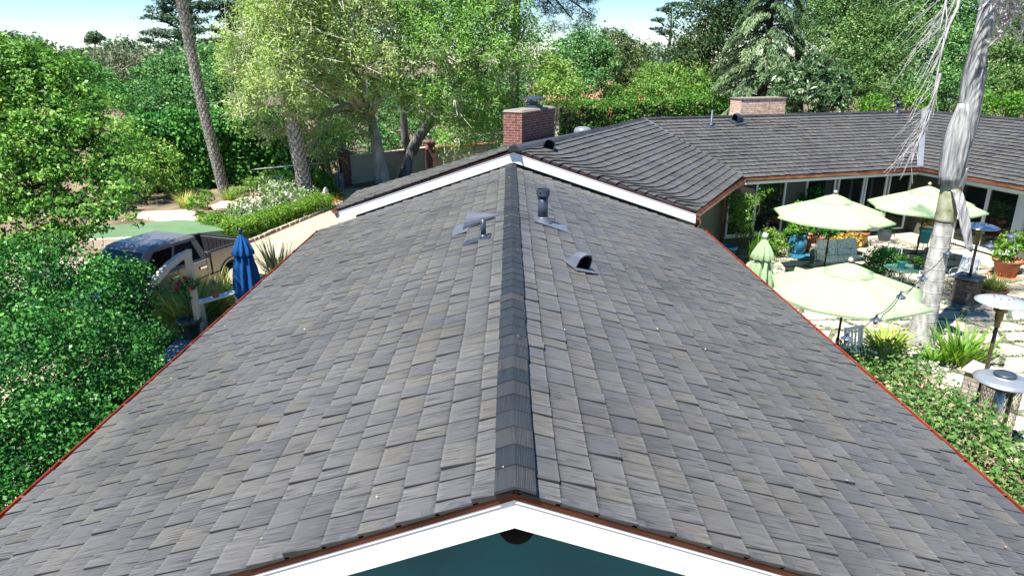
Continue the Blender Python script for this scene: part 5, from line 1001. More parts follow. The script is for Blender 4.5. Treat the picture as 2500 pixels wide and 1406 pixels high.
# pale palm with ringed trunk and hanging dead frond
def ringpalm():
    M['pale_trunk'] = pbr('pale ringed palm trunk', (.30, .29, .26), .85, var=.35, scale=4.5, bump=.5, bscale=22, stretch=(2, 2, .9), col2=(.55, .535, .51), detail=10)
    M['green_trunk'] = pbr('mossy green crownshaft', (.25, .27, .10), .7, var=.4, scale=5, col2=(.46, .45, .34), bump=.3)
    M['sheath'] = pbr('dry grey leaf sheath', (.13, .13, .135), .85, var=.5, scale=3.2, bump=.9, bscale=9, stretch=(5, 5, .45), col2=(.50, .495, .49), detail=11)
    B_ = V(10.16, 15.57, 0); t = thing('palm_tree', 'pale grey ringed palm trunk with peeling sheaths rising from the patio', 'palm', B_); H = 7.0
    def rad(z): return .275 - .08 * min(1, z / 3.0) + .05 * math.exp(-z * 2.5)
    mb = MB(); z = 0; rng = random.Random(2)
    prof = []
    while z < 3.4:
        h = rng.uniform(.2, .33); r = rad(z); prof += [(r + .004, z), (r + .006, z + .012), (r + .001, z + .024), (rad(z + h), z + h - .004)]; z += h
    mb.lathe(prof, 36, smooth=False)
    b = len(mb.m)
    tr = mb.build('trunk', M['pale_trunk'], t)
    mb = MB(); mb.lathe([(.217, 3.1), (.225, 3.14), (.222, 3.5), (.225, 3.95), (.21, 4.0)], 20); mb.build('green_band', M['green_trunk'], t)
    mb = MB(); pts = [(.0, 0, 3.8), (.0, 0, 4.3), (.01, 0, 5.0), (.0, 0, 5.8), (-.02, 0, 6.8), (-.02, 0, 8.6)]; mb.tube(pts, [.205, .21, .215, .195, .17, .155], 18); mb.build('crownshaft', M['sheath'], t)
    # wrapping sheaths: curved shells around the shaft
    def shell(z0, z1, a0, a1, r0, r1, flare, mat, nm, off=(0, 0)):
        mb = MB(); n = 10; k = 10; g = []
        for i in range(k + 1):
            f = i / k; row = []
            for j in range(n + 1):
                q = a0 + (a1 - a0) * j / n; w_ = 1 - .55 * max(0, f - .6) / .4; qq = (a0 + a1) / 2 + (q - (a0 + a1) / 2) * w_; r = r0 + (r1 - r0) * f + flare * math.sin(math.pi * f) + .012 * math.sin(j * 2.1 + f * 5)
                cx = 0; row.append(V(cx + off[0] + r * math.cos(qq), off[1] + r * math.sin(qq), z0 + (z1 - z0) * f))
            g.append(row)
        for i in range(k):
            for j in range(n): mb.face([g[i][j], g[i][j + 1], g[i + 1][j + 1], g[i + 1][j]], 0, True)
        o = mb.build(nm, mat, t, merge=True); s = o.modifiers.new('thickness', 'SOLIDIFY'); s.thickness = .012; return o
    shell(3.95, 5.75, R(140), R(290), .225, .20, .085, M['sheath'], 'sheath', (-.075, -.02)); shell(4.8, 6.5, R(215), R(340), .22, .195, .04, M['sheath'], 'sheath'); shell(5.6, 7.4, R(150), R(250), .20, .175, .04, M['sheath'], 'sheath'); shell(3.9, 4.35, R(230), R(390), .23, .235, .01, M['sheath'], 'sheath')
    # detached leaf base hanging to the right of the trunk
    p = [at(2322, 462, 15.45), at(2338, 470, 15.3), at(2352, 520, 15.2), at(2358, 560, 15.15), at(2366, 605, 15.1), at(2372, 616, 15.1)]; mb = MB(); wd = [.05, .13, .15, .14, .10, .02]
    pts = [q - B_ for q in p]
    for i in range(5):
        a, b = pts[i], pts[i + 1]; s0, s1 = V(wd[i], .03, 0), V(wd[i + 1], .03, 0); c0, c1 = V(0, .09, 0), V(0, .09, 0)
        mb.face([a - s0, a + c0 * (wd[i] / .15), b + c1 * (wd[i + 1] / .15), b - s1], 0, True); mb.face([a + c0 * (wd[i] / .15), a + s0, b + s1, b + c1 * (wd[i + 1] / .15)], 0, True)
    o = mb.build('leaf_base', M['sheath'], t, merge=True); s = o.modifiers.new('thickness', 'SOLIDIFY'); s.thickness = .015
    # dead fronds hanging from above
    def dead(path, n, ln, seed, side, nm, wdt=.014, dirv=(-.55, -.1, -.85)):
        rg = np.random.default_rng(seed); pts = [at(*q) - B_ for q in path]; mb = MB(); k = len(pts); mb.tube(pts, [.032 * (1 - .75 * i / (k - 1)) for i in range(k)], 6, cap=False)
        for i in range(n):
            f = rg.random() * (k - 1); j = min(int(f), k - 2); p0 = pts[j].lerp(pts[j + 1], f - j); d = V(*dirv) + V(*rg.normal(size=3)) * .22; d.normalize(); L_ = ln * rg.uniform(.5, 1.15); m_ = p0 + d * L_ * .5 + V(*rg.normal(size=3)) * .04; e = p0 + d * L_ + V(0, 0, -.12 * L_) + V(*rg.normal(size=3)) * .05
            mb.tube([p0, m_, e], [wdt * .6, wdt * .5, wdt * .2], 3, cap=False, smooth=False)
        mb.build(nm, M['tanstraw'], t)
    M['tanstraw'] = pbr('grey dry frond', (.33, .32, .33), .85, var=.3, scale=4, col2=(.58, .55, .53))
    dead([(2352, -60, 15.2), (2338, 20, 15.0), (2318, 60, 14.9), (2300, 120, 14.8), (2285, 200, 14.8), (2272, 280, 14.8), (2262, 330, 14.8)], 46, 1.2, 5, -1, 'dead_frond')
    dead([(2330, -60, 15.0), (2310, 0, 14.9), (2295, 70, 14.8)], 14, 1.3, 6, -1, 'dead_frond', dirv=(-.7, -.1, -.6))
    dead([(2296, 180, 14.8), (2268, 290, 14.8), (2238, 350, 14.8)], 26, .8, 8, -1, 'dead_frond', dirv=(-.45, -.1, -1))
    def seeds(path, n, seed):
        rg = np.random.default_rng(seed); pts = [at(*q) - B_ for q in path]; P, A_ = [], []
        for i in range(n):
            f = rg.random() * (len(pts) - 1); j = min(int(f), len(pts) - 2); P.append(pts[j].lerp(pts[j + 1], f - j) + V(*rg.normal(size=3)) * .07); A_.append(V(rg.normal() * .5, rg.normal() * .5, -1))
        n_ = len(P); leafobj('dry_leaflets', Lf['tan'], t, np.array([list(p) for p in P]), rg.normal(size=(n_, 3)), .22 * (.6 + rg.random(n_)), .05 * (.6 + rg.random(n_)), .5 + rg.random(n_) * .5, np.array([list(a) for a in A_]), rg)
    seeds([(2470, -40, 14.8), (2462, 30, 14.8), (2448, 60, 14.8), (2432, 105, 14.8)], 120, 1); seeds([(2500, -30, 14.8), (2492, 40, 14.8), (2484, 110, 14.8)], 80, 2); seeds([(2420, -20, 14.8), (2440, 20, 14.8), (2458, 50, 14.8)], 80, 3)
    frond_crown(t, V(-.02, 0, 9.0), 11, 3.4, 15, (Lf['palm'], M['bark_brown']), up0=1.3, lo=.45)
ringpalm()
# ---- heaters
M['steel'] = pbr('brushed steel reflector', (.62, .64, .66), .28, .6, var=.05, scale=4)
M['ledge'] = brickmat('slate ledgestone', (.075, .065, .055), (.14, .105, .075), (.04, .037, .033), row=.11, width=.27)
M['ledge_pale'] = brickmat('pale ledgestone', (.30, .25, .19), (.38, .33, .27), (.13, .115, .1), row=.09, width=.26)
M['slab'] = pbr('grey stone cap', (.10, .115, .12), .6, var=.2, bump=.15); M['slab_pale'] = pbr('pale stone cap', (.52, .45, .34), .7, var=.12, bump=.15)
M['burner'] = pbr('olive bronze burner', (.13, .12, .055), .4, .55, var=.3)
def heater(label, x, y, rz, stone, cap, zd, rd):
    t = thing('patio_heater', label, 'heater', (x, y, 0), rz, 'mushroom patio heaters on stone bases')
    mb = MB(); mb.hexa([V(sx * .31, sy * .31, .09) for sx, sy in ((-1, -1), (1, -1), (1, 1), (-1, 1))] + [V(sx * .27, sy * .27, .82) for sx, sy in ((-1, -1), (1, -1), (1, 1), (-1, 1))]); o = mb.build('pedestal', stone, t, bevel=.012); wall_uv(o)
    mb = MB(); mb.box((0, 0, .845), (.66, .66, .05)); mb.build('pedestal_cap', cap, t, bevel=.012)
    mb = MB(); mb.box((0, 0, .045), (.74, .74, .085)); mb.build('plinth', M['slab'], t, bevel=.01)
    for a in range(4):
        Q = Matrix.Rotation(a * math.pi / 2, 3, 'Z')
        mb = MB(); c = Q @ V(0, -.282, .755); mb.box(c, (.16, .012, .03), a * math.pi / 2); mb.build('vent_slot', M['hole'], t)
    mb = MB(); mb.tube([(0, 0, .87), (0, 0, zd - .42)], .036, 12); mb.build('pole', pbr('brown pole', (.10, .08, .06), .4, .4), t)
    mb = MB(); mb.lathe([(.05, zd - .5), (.055, zd - .36), (.075, zd - .34), (.075, zd - .2), (.12, zd - .18), (.125, zd - .06), (.1, zd - .02), (.0, zd)], 18); mb.build('burner', M['burner'], t)
    mb = MB(); mb.lathe([(rd, zd), (rd, zd + .008), (rd * .75, zd + .055), (rd * .42, zd + .09), (rd * .40, zd + .098), (rd * .1, zd + .11), (0, zd + .112)], 40); mb.lathe([(rd - .005, zd + .001), (rd * .7, zd + .04), (.1, zd + .07)], 40)
    for k in range(8): a = k * math.pi / 4; mb.lathe([(.012, 0), (.012, .012), (0, .014)], 8, (rd * .36 * math.cos(a), rd * .36 * math.sin(a), zd + .1), 1)
    mb.build('reflector', [M['steel'], M['bronze']], t)
heater('mushroom patio heater on a dark slate pedestal behind the palm trunk', 13.0, 18.35, R(38), M['ledge'], M['slab'], 2.28, .46)
heater('mushroom patio heater on a pale stone pedestal beside the near hedge', 9.42, 12.25, R(40), M['ledge_pale'], M['slab_pale'], 2.28, .46)
def mesh_heater():
    t = thing('mesh_heater', 'round topped heater with a wire mesh drum at the right edge by the hedge', 'heater', (8.62, 10.75, 0)); z = 1.36
    mb = MB(); mb.lathe([(.46, z), (.465, z + .015), (.36, z + .06), (.24, z + .085), (.17, z + .1), (.17, z + .13), (.15, z + .15), (0, z + .155)], 36); mb.build('lid', pbr('galvanised lid', (.36, .39, .42), .38, .6, var=.12), t)
    mb = MB(); mb.lathe([(.172, z + .102), (.175, z + .13), (.15, z + .156), (0, z + .16)], 24); mb.build('cap', M['metal_dark'], t)
    mb = MB(); H = z
    for j in range(30):
        for sg in (-1, 1):
            pts = []
            for k in range(9):
                a = 2 * math.pi * j / 30 + sg * k * .26; pts.append((.30 * math.cos(a), .30 * math.sin(a), .12 + (H - .2) * k / 8))
            mb.tube(pts, .004, 3, cap=False, smooth=False)
    mb.build('wire_mesh', pbr('tan wire', (.30, .25, .17), .5, .5), t)
    mb = MB()
    for a in (.4, 2.5, 4.6): mb.beam((.31 * math.cos(a), .31 * math.sin(a), .05), (.31 * math.cos(a), .31 * math.sin(a), H), .03, .03)
    mb.lathe([(.32, .03), (.34, .05), (.34, .12), (.3, .12)], 24); mb.lathe([(.31, H - .09), (.325, H - .08), (.325, H), (.3, H)], 24); mb.build('frame', M['bronze'], t)
    mb = MB(); mb.tube([(0, 0, .1), (0, 0, H - .02)], [.12, .07], 12); mb.build('burner', M['steel'], t)
mesh_heater()
hedge('leafy_hedge', 'broad leaved hedge with dry twigs along the right eave of the near roof', (6.75, 13.0, 0), (6.75, 4.6, 0), 2.5, .92, 34000, (.088, .056), leafmat('hedge leaf and dry twig', [(0, (.03, .09, .025)), (.45, (.085, .20, .045)), (.7, (.17, .28, .08)), (.8, (.34, .28, .17)), (1, (.50, .38, .26))], .3, .35), 61, per=9, cr=.13, bump=.12, topbias=.62, tt=.56)
rg = np.random.default_rng(66); n = 5200; P = np.stack([rg.uniform(5.5, 8.0, n), rg.uniform(4.6, 13.0, n), .9 + rg.normal(size=n) * .06], 1); pt = (np.sin(P[:, 0] * 2.3 + P[:, 1] * 1.1) + np.cos(P[:, 1] * 1.7)) > -.1; P = P[pt]; n = len(P)
hr = [o for o in COL.objects if o.name.startswith('leafy_hedge')][0]
leafobj('dry_twigs', leafmat('dry pale twig', [(0, (.30, .20, .12)), (1, (.55, .43, .30))], 0), hr, P - np.array([6.75, 13.0, 0]), rg.normal(size=(n, 3)), .15 * (.5 + rg.random(n)), .014 * (.6 + rg.random(n)), rg.random(n), np.stack([rg.normal(size=n) * .6, rg.normal(size=n) * .6, np.ones(n)], 1), rg, fold=0)
# ---- pots
M['terra'] = pbr('terracotta', (.36, .135, .075), .8, var=.18, scale=5, bump=.15, col2=(.46, .20, .12)); M['blueglaze'] = pbr('blue glazed pot', (.03, .14, .24), .15, var=.3, scale=4, spec=.6, col2=(.05, .24, .34)); M['turq'] = pbr('turquoise glaze', (.09, .42, .42), .2, var=.15); M['greenglaze'] = pbr('lime green glaze', (.05, .36, .03), .2, var=.12); M['darkgreen'] = pbr('dark green pot', (.045, .075, .05), .35, var=.3, scale=3); M['soil'] = pbr('potting soil', (.05, .035, .025), .95, bump=.5)
def pot(label, x, y, z, r, h, mat, style='taper', group=None, cat='potted plant', name='potted_plant', rz=0):
    t = thing(name, label, cat, (x, y, z), rz, group)
    prof = {'taper': [(r * .66, 0), (r * .7, .02), (r * .93, h * .8), (r * 1.06, h * .8), (r * 1.06, h), (r * .93, h), (r * .9, h * .88)], 'urn': [(r * .6, 0), (r * .75, .02), (r * 1.02, h * .45), (r * 1.0, h * .7), (r * .82, h * .86), (r * .9, h * .93), (r * .92, h), (r * .8, h), (r * .76, h * .88)], 'bowl': [(r * .55, 0), (r * .6, .02), (r * .9, h * .6), (r * 1.03, h * .85), (r * 1.03, h), (r * .93, h), (r * .9, h * .8)]}[style]
    mb = MB(); mb.lathe(prof, 28); mb.build('pot', mat, t); mb = MB(); mb.lathe([(r * .9, h * .82), (0, h * .84)], 20); mb.build('soil', M['soil'], t); return t
def fill(t, blobs, n, leaf, mat, seed, **kw):
    rng = np.random.default_rng(seed); P, nr, ln, wd, tn, cc, dd = blob_leaves([(V(b[0]), b[1]) for b in blobs], n, leaf, rng, kw.pop('per', 10), kw.pop('cr', .07), **kw); leafobj('foliage', mat, t, P, nr, ln, wd, tn, dd + rng.normal(size=dd.shape) * .5, rng)
    mb = MB(); limbs(mb, (0, 0, .3), [b[0] for b in blobs], .018, rng, .02, 5, 2); mb.build('stem', M['bark_brown'], t)
p = pot('large blue glazed urn with leafy plant, left of the terracotta pot by the far windows', 10.3, 23.65, 0, .33, .78, M['blueglaze'], 'urn'); fill(p, [((0, 0, .95), .35), ((-.3, -.15, .85), .28), ((.3, 0, .95), .28), ((.15, .2, 1.4), .3), ((-.05, .1, 1.7), .2)], 900, (.13, .10), Lf['bright'], 1)
mb = MB(); mb.lathe([(.22, 0), (.42, .01), (.42, .05), (.38, .05), (.36, .03)], 24); tag(mb.build('plant_saucer', M['blueglaze'], None, loc=(10.3, 23.2, .03)), 'blue glazed saucer on the flags in front of the blue urn', 'saucer')
p = pot('terracotta pot of clipped green leaves right of the large blue urn', 11.05, 24.05, 0, .36, .62, M['terra']); fill(p, [((0, 0, .85), .38), ((.1, .05, 1.1), .25)], 600, (.09, .06), Lf['deep'], 2, tmean=.75)
p = pot('small grey jar standing in front of the terracotta pot', 10.75, 23.1, 0, .2, .5, pbr('grey stone jar', (.24, .23, .20), .7, var=.15), 'urn', cat='jar', name='garden_jar')
p = pot('terracotta pot with leafy plant beside the door step under the far windows', 13.0, 24.75, 0, .38, .6, M['terra']); fill(p, [((0, 0, .8), .36), ((.15, 0, 1.1), .3), ((-.2, .1, 1.0), .25)], 600, (.11, .07), Lf['broad'], 3)
p = pot('big weathered terracotta pot with bright green shrub on the right of the patio', 16.0, 21.0, 0, .40, .62, M['terra']); fill(p, [((0, 0, .95), .48), ((-.3, -.1, .85), .32), ((.32, .05, .85), .32), ((0, 0, 1.2), .3)], 1400, (.11, .05), Lf['bright'], 4, tmean=.6)
mb = MB(); mb.lathe([(.3, 0), (.5, .01), (.5, .06), (.45, .06), (.43, .03)], 24, (0, 0, 0)); mb.build('saucer', M['terra'], p)
p = pot('bright lime green glazed pot at the right edge of the patio', 16.35, 19.75, 0, .45, .85, M['greenglaze']); fill(p, [((0, 0, 1.0), .4), ((-.3, 0, .95), .25)], 600, (.11, .06), Lf['bright'], 5)
p = pot('low terracotta bowl of spiky yellow green grass on the patio flags', 14.25, 19.05, 0, .42, .3, M['terra'], 'bowl'); blades('foliage', Lf['straw'], p, (0, 0, .25), 240, .5, .02, 6, .3, .3, .6, (.35, 1))
p = pot('turquoise pot of orange flowers on a thin black stand behind the palm trunk', 14.55, 23.2, .55, .22, .5, M['turq']); fill(p, [((0, 0, .65), .22), ((-.1, 0, .85), .15)], 260, (.08, .06), leafmat('orange blossom', [(0, (.04, .12, .03)), (.5, (.1, .2, .05)), (.55, (.7, .25, .08)), (1, (.8, .4, .2))], .2), 7)
mb = MB()
for a in range(3): mb.beam((.2 * math.cos(a * 2.09), .2 * math.sin(a * 2.09), -.55), (.14 * math.cos(a * 2.09), .14 * math.sin(a * 2.09), -.0), .02, .02)
mb.build('stand', M['bronze'], p)
p = pot('grey planter with trailing plant on the wire table by the far door step', 12.95, 22.9, .72, .22, .42, pbr('grey planter', (.33, .34, .34), .7), 'urn'); fill(p, [((.12, 0, .5), .2), ((.25, 0, .25), .14), ((0, 0, .55), .16)], 420, (.08, .03), Lf['ivy'], 8)
p = pot('half hidden blue tub under the copper downspout beside the near roof edge', 7.55, 22.7, 0, .28, .6, M['blueglaze']); 
shrub('variegated_shrub', 'round variegated cream and green shrub left of the large blue urn', 'shrub', [((9.35, 23.3, .45), .42), ((9.2, 23.35, .75), .3), ((9.6, 23.3, .35), .3)], 1400, (.10, .05), Lf['yellow'], seed=101, cr=.09, per=9, tmean=.55, point=True)
t = thing('canna_plant', 'broad upright canna leaves behind the folded green umbrella', 'plant', (8.45, 22.9, 0)); blades('foliage', Lf['bright'], t, (0, 0, 0), 12, 1.0, .22, 9, .15, .25, .35, (.4, .8))
shrub('golden_shrub', 'golden leafed coleus shrub in front of the far terracotta pot', 'shrub', [((11.9, 23.6, .4), .34), ((12.3, 23.6, .5), .32), ((11.5, 23.5, .3), .22)], 1100, (.13, .09), Lf['gold'], seed=102, cr=.09, per=8)
shrub('climbing_shrub', 'dark leafy shrub climbing the olive wall between the far windows', 'shrub', [((10.9, 24.9, 1.0), .4), ((11.1, 25.0, 1.6), .42), ((10.6, 24.8, .6), .35), ((11.3, 25.0, 2.0), .32), ((12.0, 24.9, .6), .4)], 2600, (.11, .07), Lf['deep'], seed=103, cr=.12, per=9, tmean=.4)
shrub('espalier_shrub', 'yellow green espalier trained over the corner window', 'shrub', [((7.75, 22.9, 2.0), .42), ((7.9, 23.0, 1.5), .42), ((8.05, 23.1, 1.05), .3), ((8.35, 23.3, 1.95), .28), ((8.7, 23.55, 2.15), .2), ((9.05, 23.65, 2.3), .13), ((8.45, 23.4, 1.1), .18), ((8.6, 23.5, .8), .14)], 3000, (.075, .05), Lf['yellow'], base=(7.9, 23.2, 0), seed=104, cr=.09, per=10, inner=.2, tmean=.42)
shrub('patio_shrub', 'bushy green patio shrub between the umbrellas', 'shrub', [((11.55, 20.4, .6), .5), ((11.9, 20.5, .75), .4), ((11.35, 20.35, .4), .4)], 2200, (.10, .045), Lf['ivy'], seed=105, cr=.1, per=9, point=True, tmean=.35)
shrub('ground_shrub', 'low green creeping plant left of the nearest umbrella', 'shrub', [((8.75, 20.2, .12), (.6, .4, .16)), ((8.3, 19.6, .1), (.4, .3, .12))], 900, (.08, .05), Lf['bright'], seed=106, cr=.08, per=8)
for i, (x, y, s, lb) in enumerate([(8.95, 14.9, 1.0, 'bright yellow green fern left of the pale palm base'), (10.4, 14.45, 1.15, 'bright green grassy fern right of the pale palm base'), (9.75, 14.35, .6, 'small leafy fern right in front of the pale palm base')]):
    t = thing('fern', lb, 'fern', (x, y, 0), group='ferns round the pale palm'); blades('fronds', Lf['straw'] if i == 0 else Lf['bright'], t, (0, 0, 0), int(130 * s), .85 * s, .075 if i != 1 else .035, 20 + i, .25 * s, .7, .8, (.35, .85)); 
    if i == 1: blades('fronds', Lf['straw'], t, (.1, .0, 0), 60, 1.0, .08, 30, .5, .5, .7, (.2, .6))
shrub('white_flowers', 'low mound of small white flowers beside the white slat chair', 'flowers', [((8.55, 14.1, .2), (.35, .3, .22)), ((8.95, 13.85, .2), (.4, .25, .2)), ((9.3, 13.7, .15), (.3, .25, .16))], 1500, (.055, .045), Lf['white'], seed=107, cr=.06, per=8, tmean=.58)
# ---- furniture
def slat_chair():
    t = thing('slat_chair', 'white painted wooden slat chair below the folded string light by the hedge', 'chair', (7.95, 14.1, 0), R(20)); W_ = M['white']
    mb = MB()
    for sx in (-.24, .24): mb.beam((sx, .22, 0), (sx, .34, .92), .045, .045)
    mb.beam((-.27, .335, .88), (.27, .335, .88), .03, .07); mb.beam((-.25, .265, .45), (.25, .265, .45), .03, .06); mb.build('back_frame', W_, t)
    for k in range(4):
        mb = MB(); x = -.15 + .1 * k; mb.beam((x, .27, .47), (x, .328, .86), .05, .016, up=(0, 1, 0)); mb.build('slat', W_, t)
    mb = MB(); mb.box((0, .0, .43), (.52, .5, .03)); mb.build('seat', W_, t, bevel=.008)
    for sx in (-.23, .23): mb = MB(); mb.beam((sx, -.22, 0), (sx, -.22, .42), .045, .045); mb.build('leg', W_, t)
slat_chair()
M['floral'] = None
def floral():
    m, n, L, b = newmat('white cushion with leaf print'); tc = n.new('ShaderNodeTexCoord'); vo = n.new('ShaderNodeTexVoronoi'); vo.feature = 'DISTANCE_TO_EDGE'; vo.inputs['Scale'].default_value = 9; lk(L, tc.outputs['Object'], vo.inputs['Vector'])
    r = ramp(n, [(0, (.09, .12, .14)), (.03, (.12, .15, .17)), (.045, (.78, .80, .78)), (1, (.80, .82, .80))]); lk(L, vo.outputs['Distance'], r.inputs[0]); lk(L, r.outputs[0], b.inputs['Base Color']); b.inputs['Roughness'].default_value = .85; return m
M['floral'] = floral(); M['wire'] = pbr('white wire metal', (.62, .66, .64), .4, .2, var=.1)
def wire_chair(label, x, y, rz, cushion=True, bench=0):
    t = thing('garden_bench' if bench else 'garden_chair', label, 'bench' if bench else 'chair', (x, y, 0), rz, None if bench else 'white wire patio chairs'); w_ = bench or .52; h = w_ / 2
    mb = MB()
    for sx in (-h, h):
        mb.tube([(sx, -.28, 0), (sx, -.25, .42), (sx, -.24, .60), (sx, -.14, .66), (sx, .2, .64), (sx, .27, .5)], .013, 6); mb.tube([(sx, .3, 0), (sx, .24, .42), (sx, .36, .9)], .013, 6)
    mb.tube([(-h, .36, .9), (0, .37, .94), (h, .36, .9)], .013, 6); mb.tube([(-h, -.25, .42), (h, -.25, .42)], .012, 6); mb.tube([(-h, .24, .42), (h, .24, .42)], .012, 6); mb.build('frame', M['wire'], t)
    mb = MB(); k = int(w_ / .07)
    for i in range(1, k): x_ = -h + w_ * i / k; mb.tube([(x_, -.25, .42), (x_, .24, .42), (x_, .36, .9)], .005, 4, cap=False)
    mb.tube([(-h, 0, .42), (h, 0, .42)], .006, 4); mb.tube([(-h, .3, .66), (h, .3, .66)], .006, 4); mb.build('wire_seat', M['wire'], t)
    if cushion:
        for j in range(2 if bench else 1):
            cx = 0 if not bench else (-w_ / 4 + j * w_ / 2); cw = (w_ / 2 - .03) if bench else w_ - .04
            mb = MB(); mb.box((cx, -.02, .475), (cw, .5, .10)); mb.build('seat_cushion', M['floral'], t, bevel=.035)
            mb = MB(); mb.box((cx, .255, .78), (cw, .11, .55), rx=R(-14)); mb.build('back_cushion', M['floral'], t, bevel=.04)
wire_chair('white wire bench with two leaf print cushions behind the nearest umbrella', 10.85, 21.5, R(12), True, 1.5)
wire_chair('white wire chair facing the glass table, left of the palm trunk', 12.2, 20.9, R(-25), False)
wire_chair('white wire chair with a leaf print cushion behind the slate heater pedestal', 13.65, 19.6, R(-60), True)
wire_chair('white wire chair right behind the palm trunk beside the slate heater', 12.2, 18.9, R(150), False)
wire_chair('white wire chair by the door step beside the wire table', 12.45, 22.2, R(200), False)
t = thing('glass_table', 'round glass topped table with green things on it beside the palm trunk', 'table', (11.9, 19.7, 0)); mb = MB(); mb.lathe([(.55, .70), (.55, .715)], 32); gm, n_, L_, b_ = newmat('green table glass'); b_.inputs['Base Color'].default_value = (.10, .22, .19, 1); b_.inputs['Roughness'].default_value = .08; mb.build('tabletop', gm, t)
for k in range(3): a = k * 2.09; mb = MB(); mb.tube([(.4 * math.cos(a), .4 * math.sin(a), 0), (.2 * math.cos(a), .2 * math.sin(a), .4), (.4 * math.cos(a), .4 * math.sin(a), .70)], .014, 6); mb.build('leg', M['wire'], t)
p = pot('small teal watering pot with sprigs on the glass table', 11.75, 19.6, .716, .13, .24, M['turq']); fill(p, [((0, 0, .32), .14)], 120, (.07, .05), Lf['bright'], 11, cr=.05)
p = pot('small ivy pot on the right of the glass table', 12.2, 19.55, .716, .10, .16, M['darkgreen']); fill(p, [((0, 0, .2), .16), ((.15, -.05, .1), .12)], 160, (.06, .05), Lf['bright'], 12, cr=.05)
t = thing('wire_table', 'white wire plant table by the far door step', 'table', (12.95, 22.9, 0)); mb = MB()
for i in range(9): mb.tube([(-.4 + .1 * i, -.3, .7), (-.4 + .1 * i, .3, .7)], .007, 4)
for yy in (-.3, 0, .3): mb.tube([(-.4, yy, .7), (.4, yy, .7)], .01, 4)
mb.build('wire_top', M['wire'], t)
for sx in (-.38, .38):
    for sy in (-.28, .28): mb = MB(); mb.tube([(sx, sy, .7), (sx * .8, sy * .8, .35), (sx * 1.05, sy * 1.05, 0)], .012, 5); mb.build('leg', M['wire'], t)
t = thing('timber_box', 'long pale timber planter edge beside the nearest umbrella top', 'planter', (9.6, 20.35, 0), R(-28)); mb = MB(); mb.box((0, 0, .38), (1.3, .4, .06)); mb.build('top', pbr('pale bare timber', (.42, .33, .24), .7, var=.15), t, bevel=.015); mb = MB(); mb.box((-.5, 0, .175), (.08, .36, .35)); mb.build('leg', M['bark_brown'], t); mb = MB(); mb.box((.5, 0, .175), (.08, .36, .35)); mb.build('leg', M['bark_brown'], t)
# ---- string lights
M['cord'] = pbr('dark cord', (.04, .045, .05), .6, var=.1); M['bulb'] = pbr('clear bulb glass', (.5, .5, .48), .1, var=.05, spec=.7)
def string_light(label, pts, bulbs, seed):
    pts = [V(*p) if len(p) == 3 and not isinstance(p, Vector) else p for p in pts]; t = thing('string_light', label, 'string lights', pts[0]); o = pts[0]; mb = MB(); path = []
    for a, b in zip(pts[:-1], pts[1:]):
        sag = .07 * (b - a).length
        for i in range(8): f = i / 8; path.append(a.lerp(b, f) - V(0, 0, 4 * sag * f * (1 - f)) - o)
    path.append(pts[-1] - o); mb.tube(path, .009, 5); mb.build('cord', M['cord'], t)
    for b in bulbs:
        p = V(b) - o; mb = MB(); mb.lathe([(.022, -.09), (.024, 0), (.012, .02)], 8, p); mb.lathe([(.03, -.05), (.10, -.10), (.104, -.105), (.03, -.06)], 16, p); 
        for k in range(4):
            a = k * math.pi / 2; mb.tube([p + V(.04 * math.cos(a), .04 * math.sin(a), -.1), p + V(.075 * math.cos(a), .075 * math.sin(a), -.16), p + V(.06 * math.cos(a), .06 * math.sin(a), -.22), p + V(0, 0, -.24)], .004, 4)
        lmp = mb.build('lamp', pbr('lamp shade metal', (.09, .11, .15), .4, .3), t); mb = MB(); mb.lathe([(.02, -.09), (.035, -.13), (.04, -.16), (.025, -.19), (0, -.2)], 12, p); mb.build('bulb', M['bulb'], lmp)
q = [at(2330, 588, 15.3), at(2255, 668, 14.0), at(2200, 712, 12.6), at(2141, 768, 11.6), at(2070, 812, 10.7), at(2000, 850, 9.9)]
string_light('sagging string of caged lamps from the palm trunk over the nearest umbrella', q, q[1:5], 1)
q = [at(2335, 590, 15.45), at(2317, 608, 15.3), at(2420, 590, 14.6), at(2472, 566, 14.2), at(2530, 545, 13.6)]
string_light('string of caged lamps from the palm trunk towards the right edge', q, q[1:4], 2)
# ================================================================ LEFT SIDE THINGS
t = thing('deck', 'grey timber deck with painted blue sky sheen tucked along the left eave of the near roof', 'deck', (-6.3, 12, 0)); mb = MB()
M['deckpaint'] = pbr('grey deck with painted sky blue', (.20, .25, .32), .55, var=.15, scale=3, stretch=(6, .6, 1))  # blue is sky reflection put into the grey deck colour
for i in range(15): mb.box((-1.62 + .145 * i, 3.1, .28), (.138, 5.6, .035))
mb.build('boards', M['deckpaint'], t); mb = MB(); mb.box((-1.68, 3.1, .14), (.04, 5.6, .24)); mb.box((-.6, 5.88, .14), (2.1, .04, .24)); mb.build('skirt', M['deckpaint'], t)
M['cream'] = pbr('cream painted timber', (.62, .57, .46), .6, var=.1, scale=4, stretch=(4, 4, .6))
t = thing('garden_arch', 'cream timber post with a curved top arm beside the deck', 'arch', (-7.55, 15.45, 0)); mb = MB(); mb.box((0, 0, 1.15), (.13, .13, 2.3)); mb.build('post', M['cream'], t, bevel=.008)
mb = MB(); arc = [(-.0, .1, 2.36), (-.02, -.35, 2.37), (-.05, -.9, 2.31), (-.08, -1.4, 2.18), (-.1, -1.9, 1.95), (-.12, -2.3, 1.66)]
for a, b in zip(arc[:-1], arc[1:]): mb.beam(a, V(b) + (V(b) - V(a)).normalized() * .01, .12, .15)
mb.build('curved_arm', M['cream'], t); mb = MB(); mb.box((-.12, -2.3, .8), (.13, .13, 1.6)); mb.build('post', M['cream'], t)
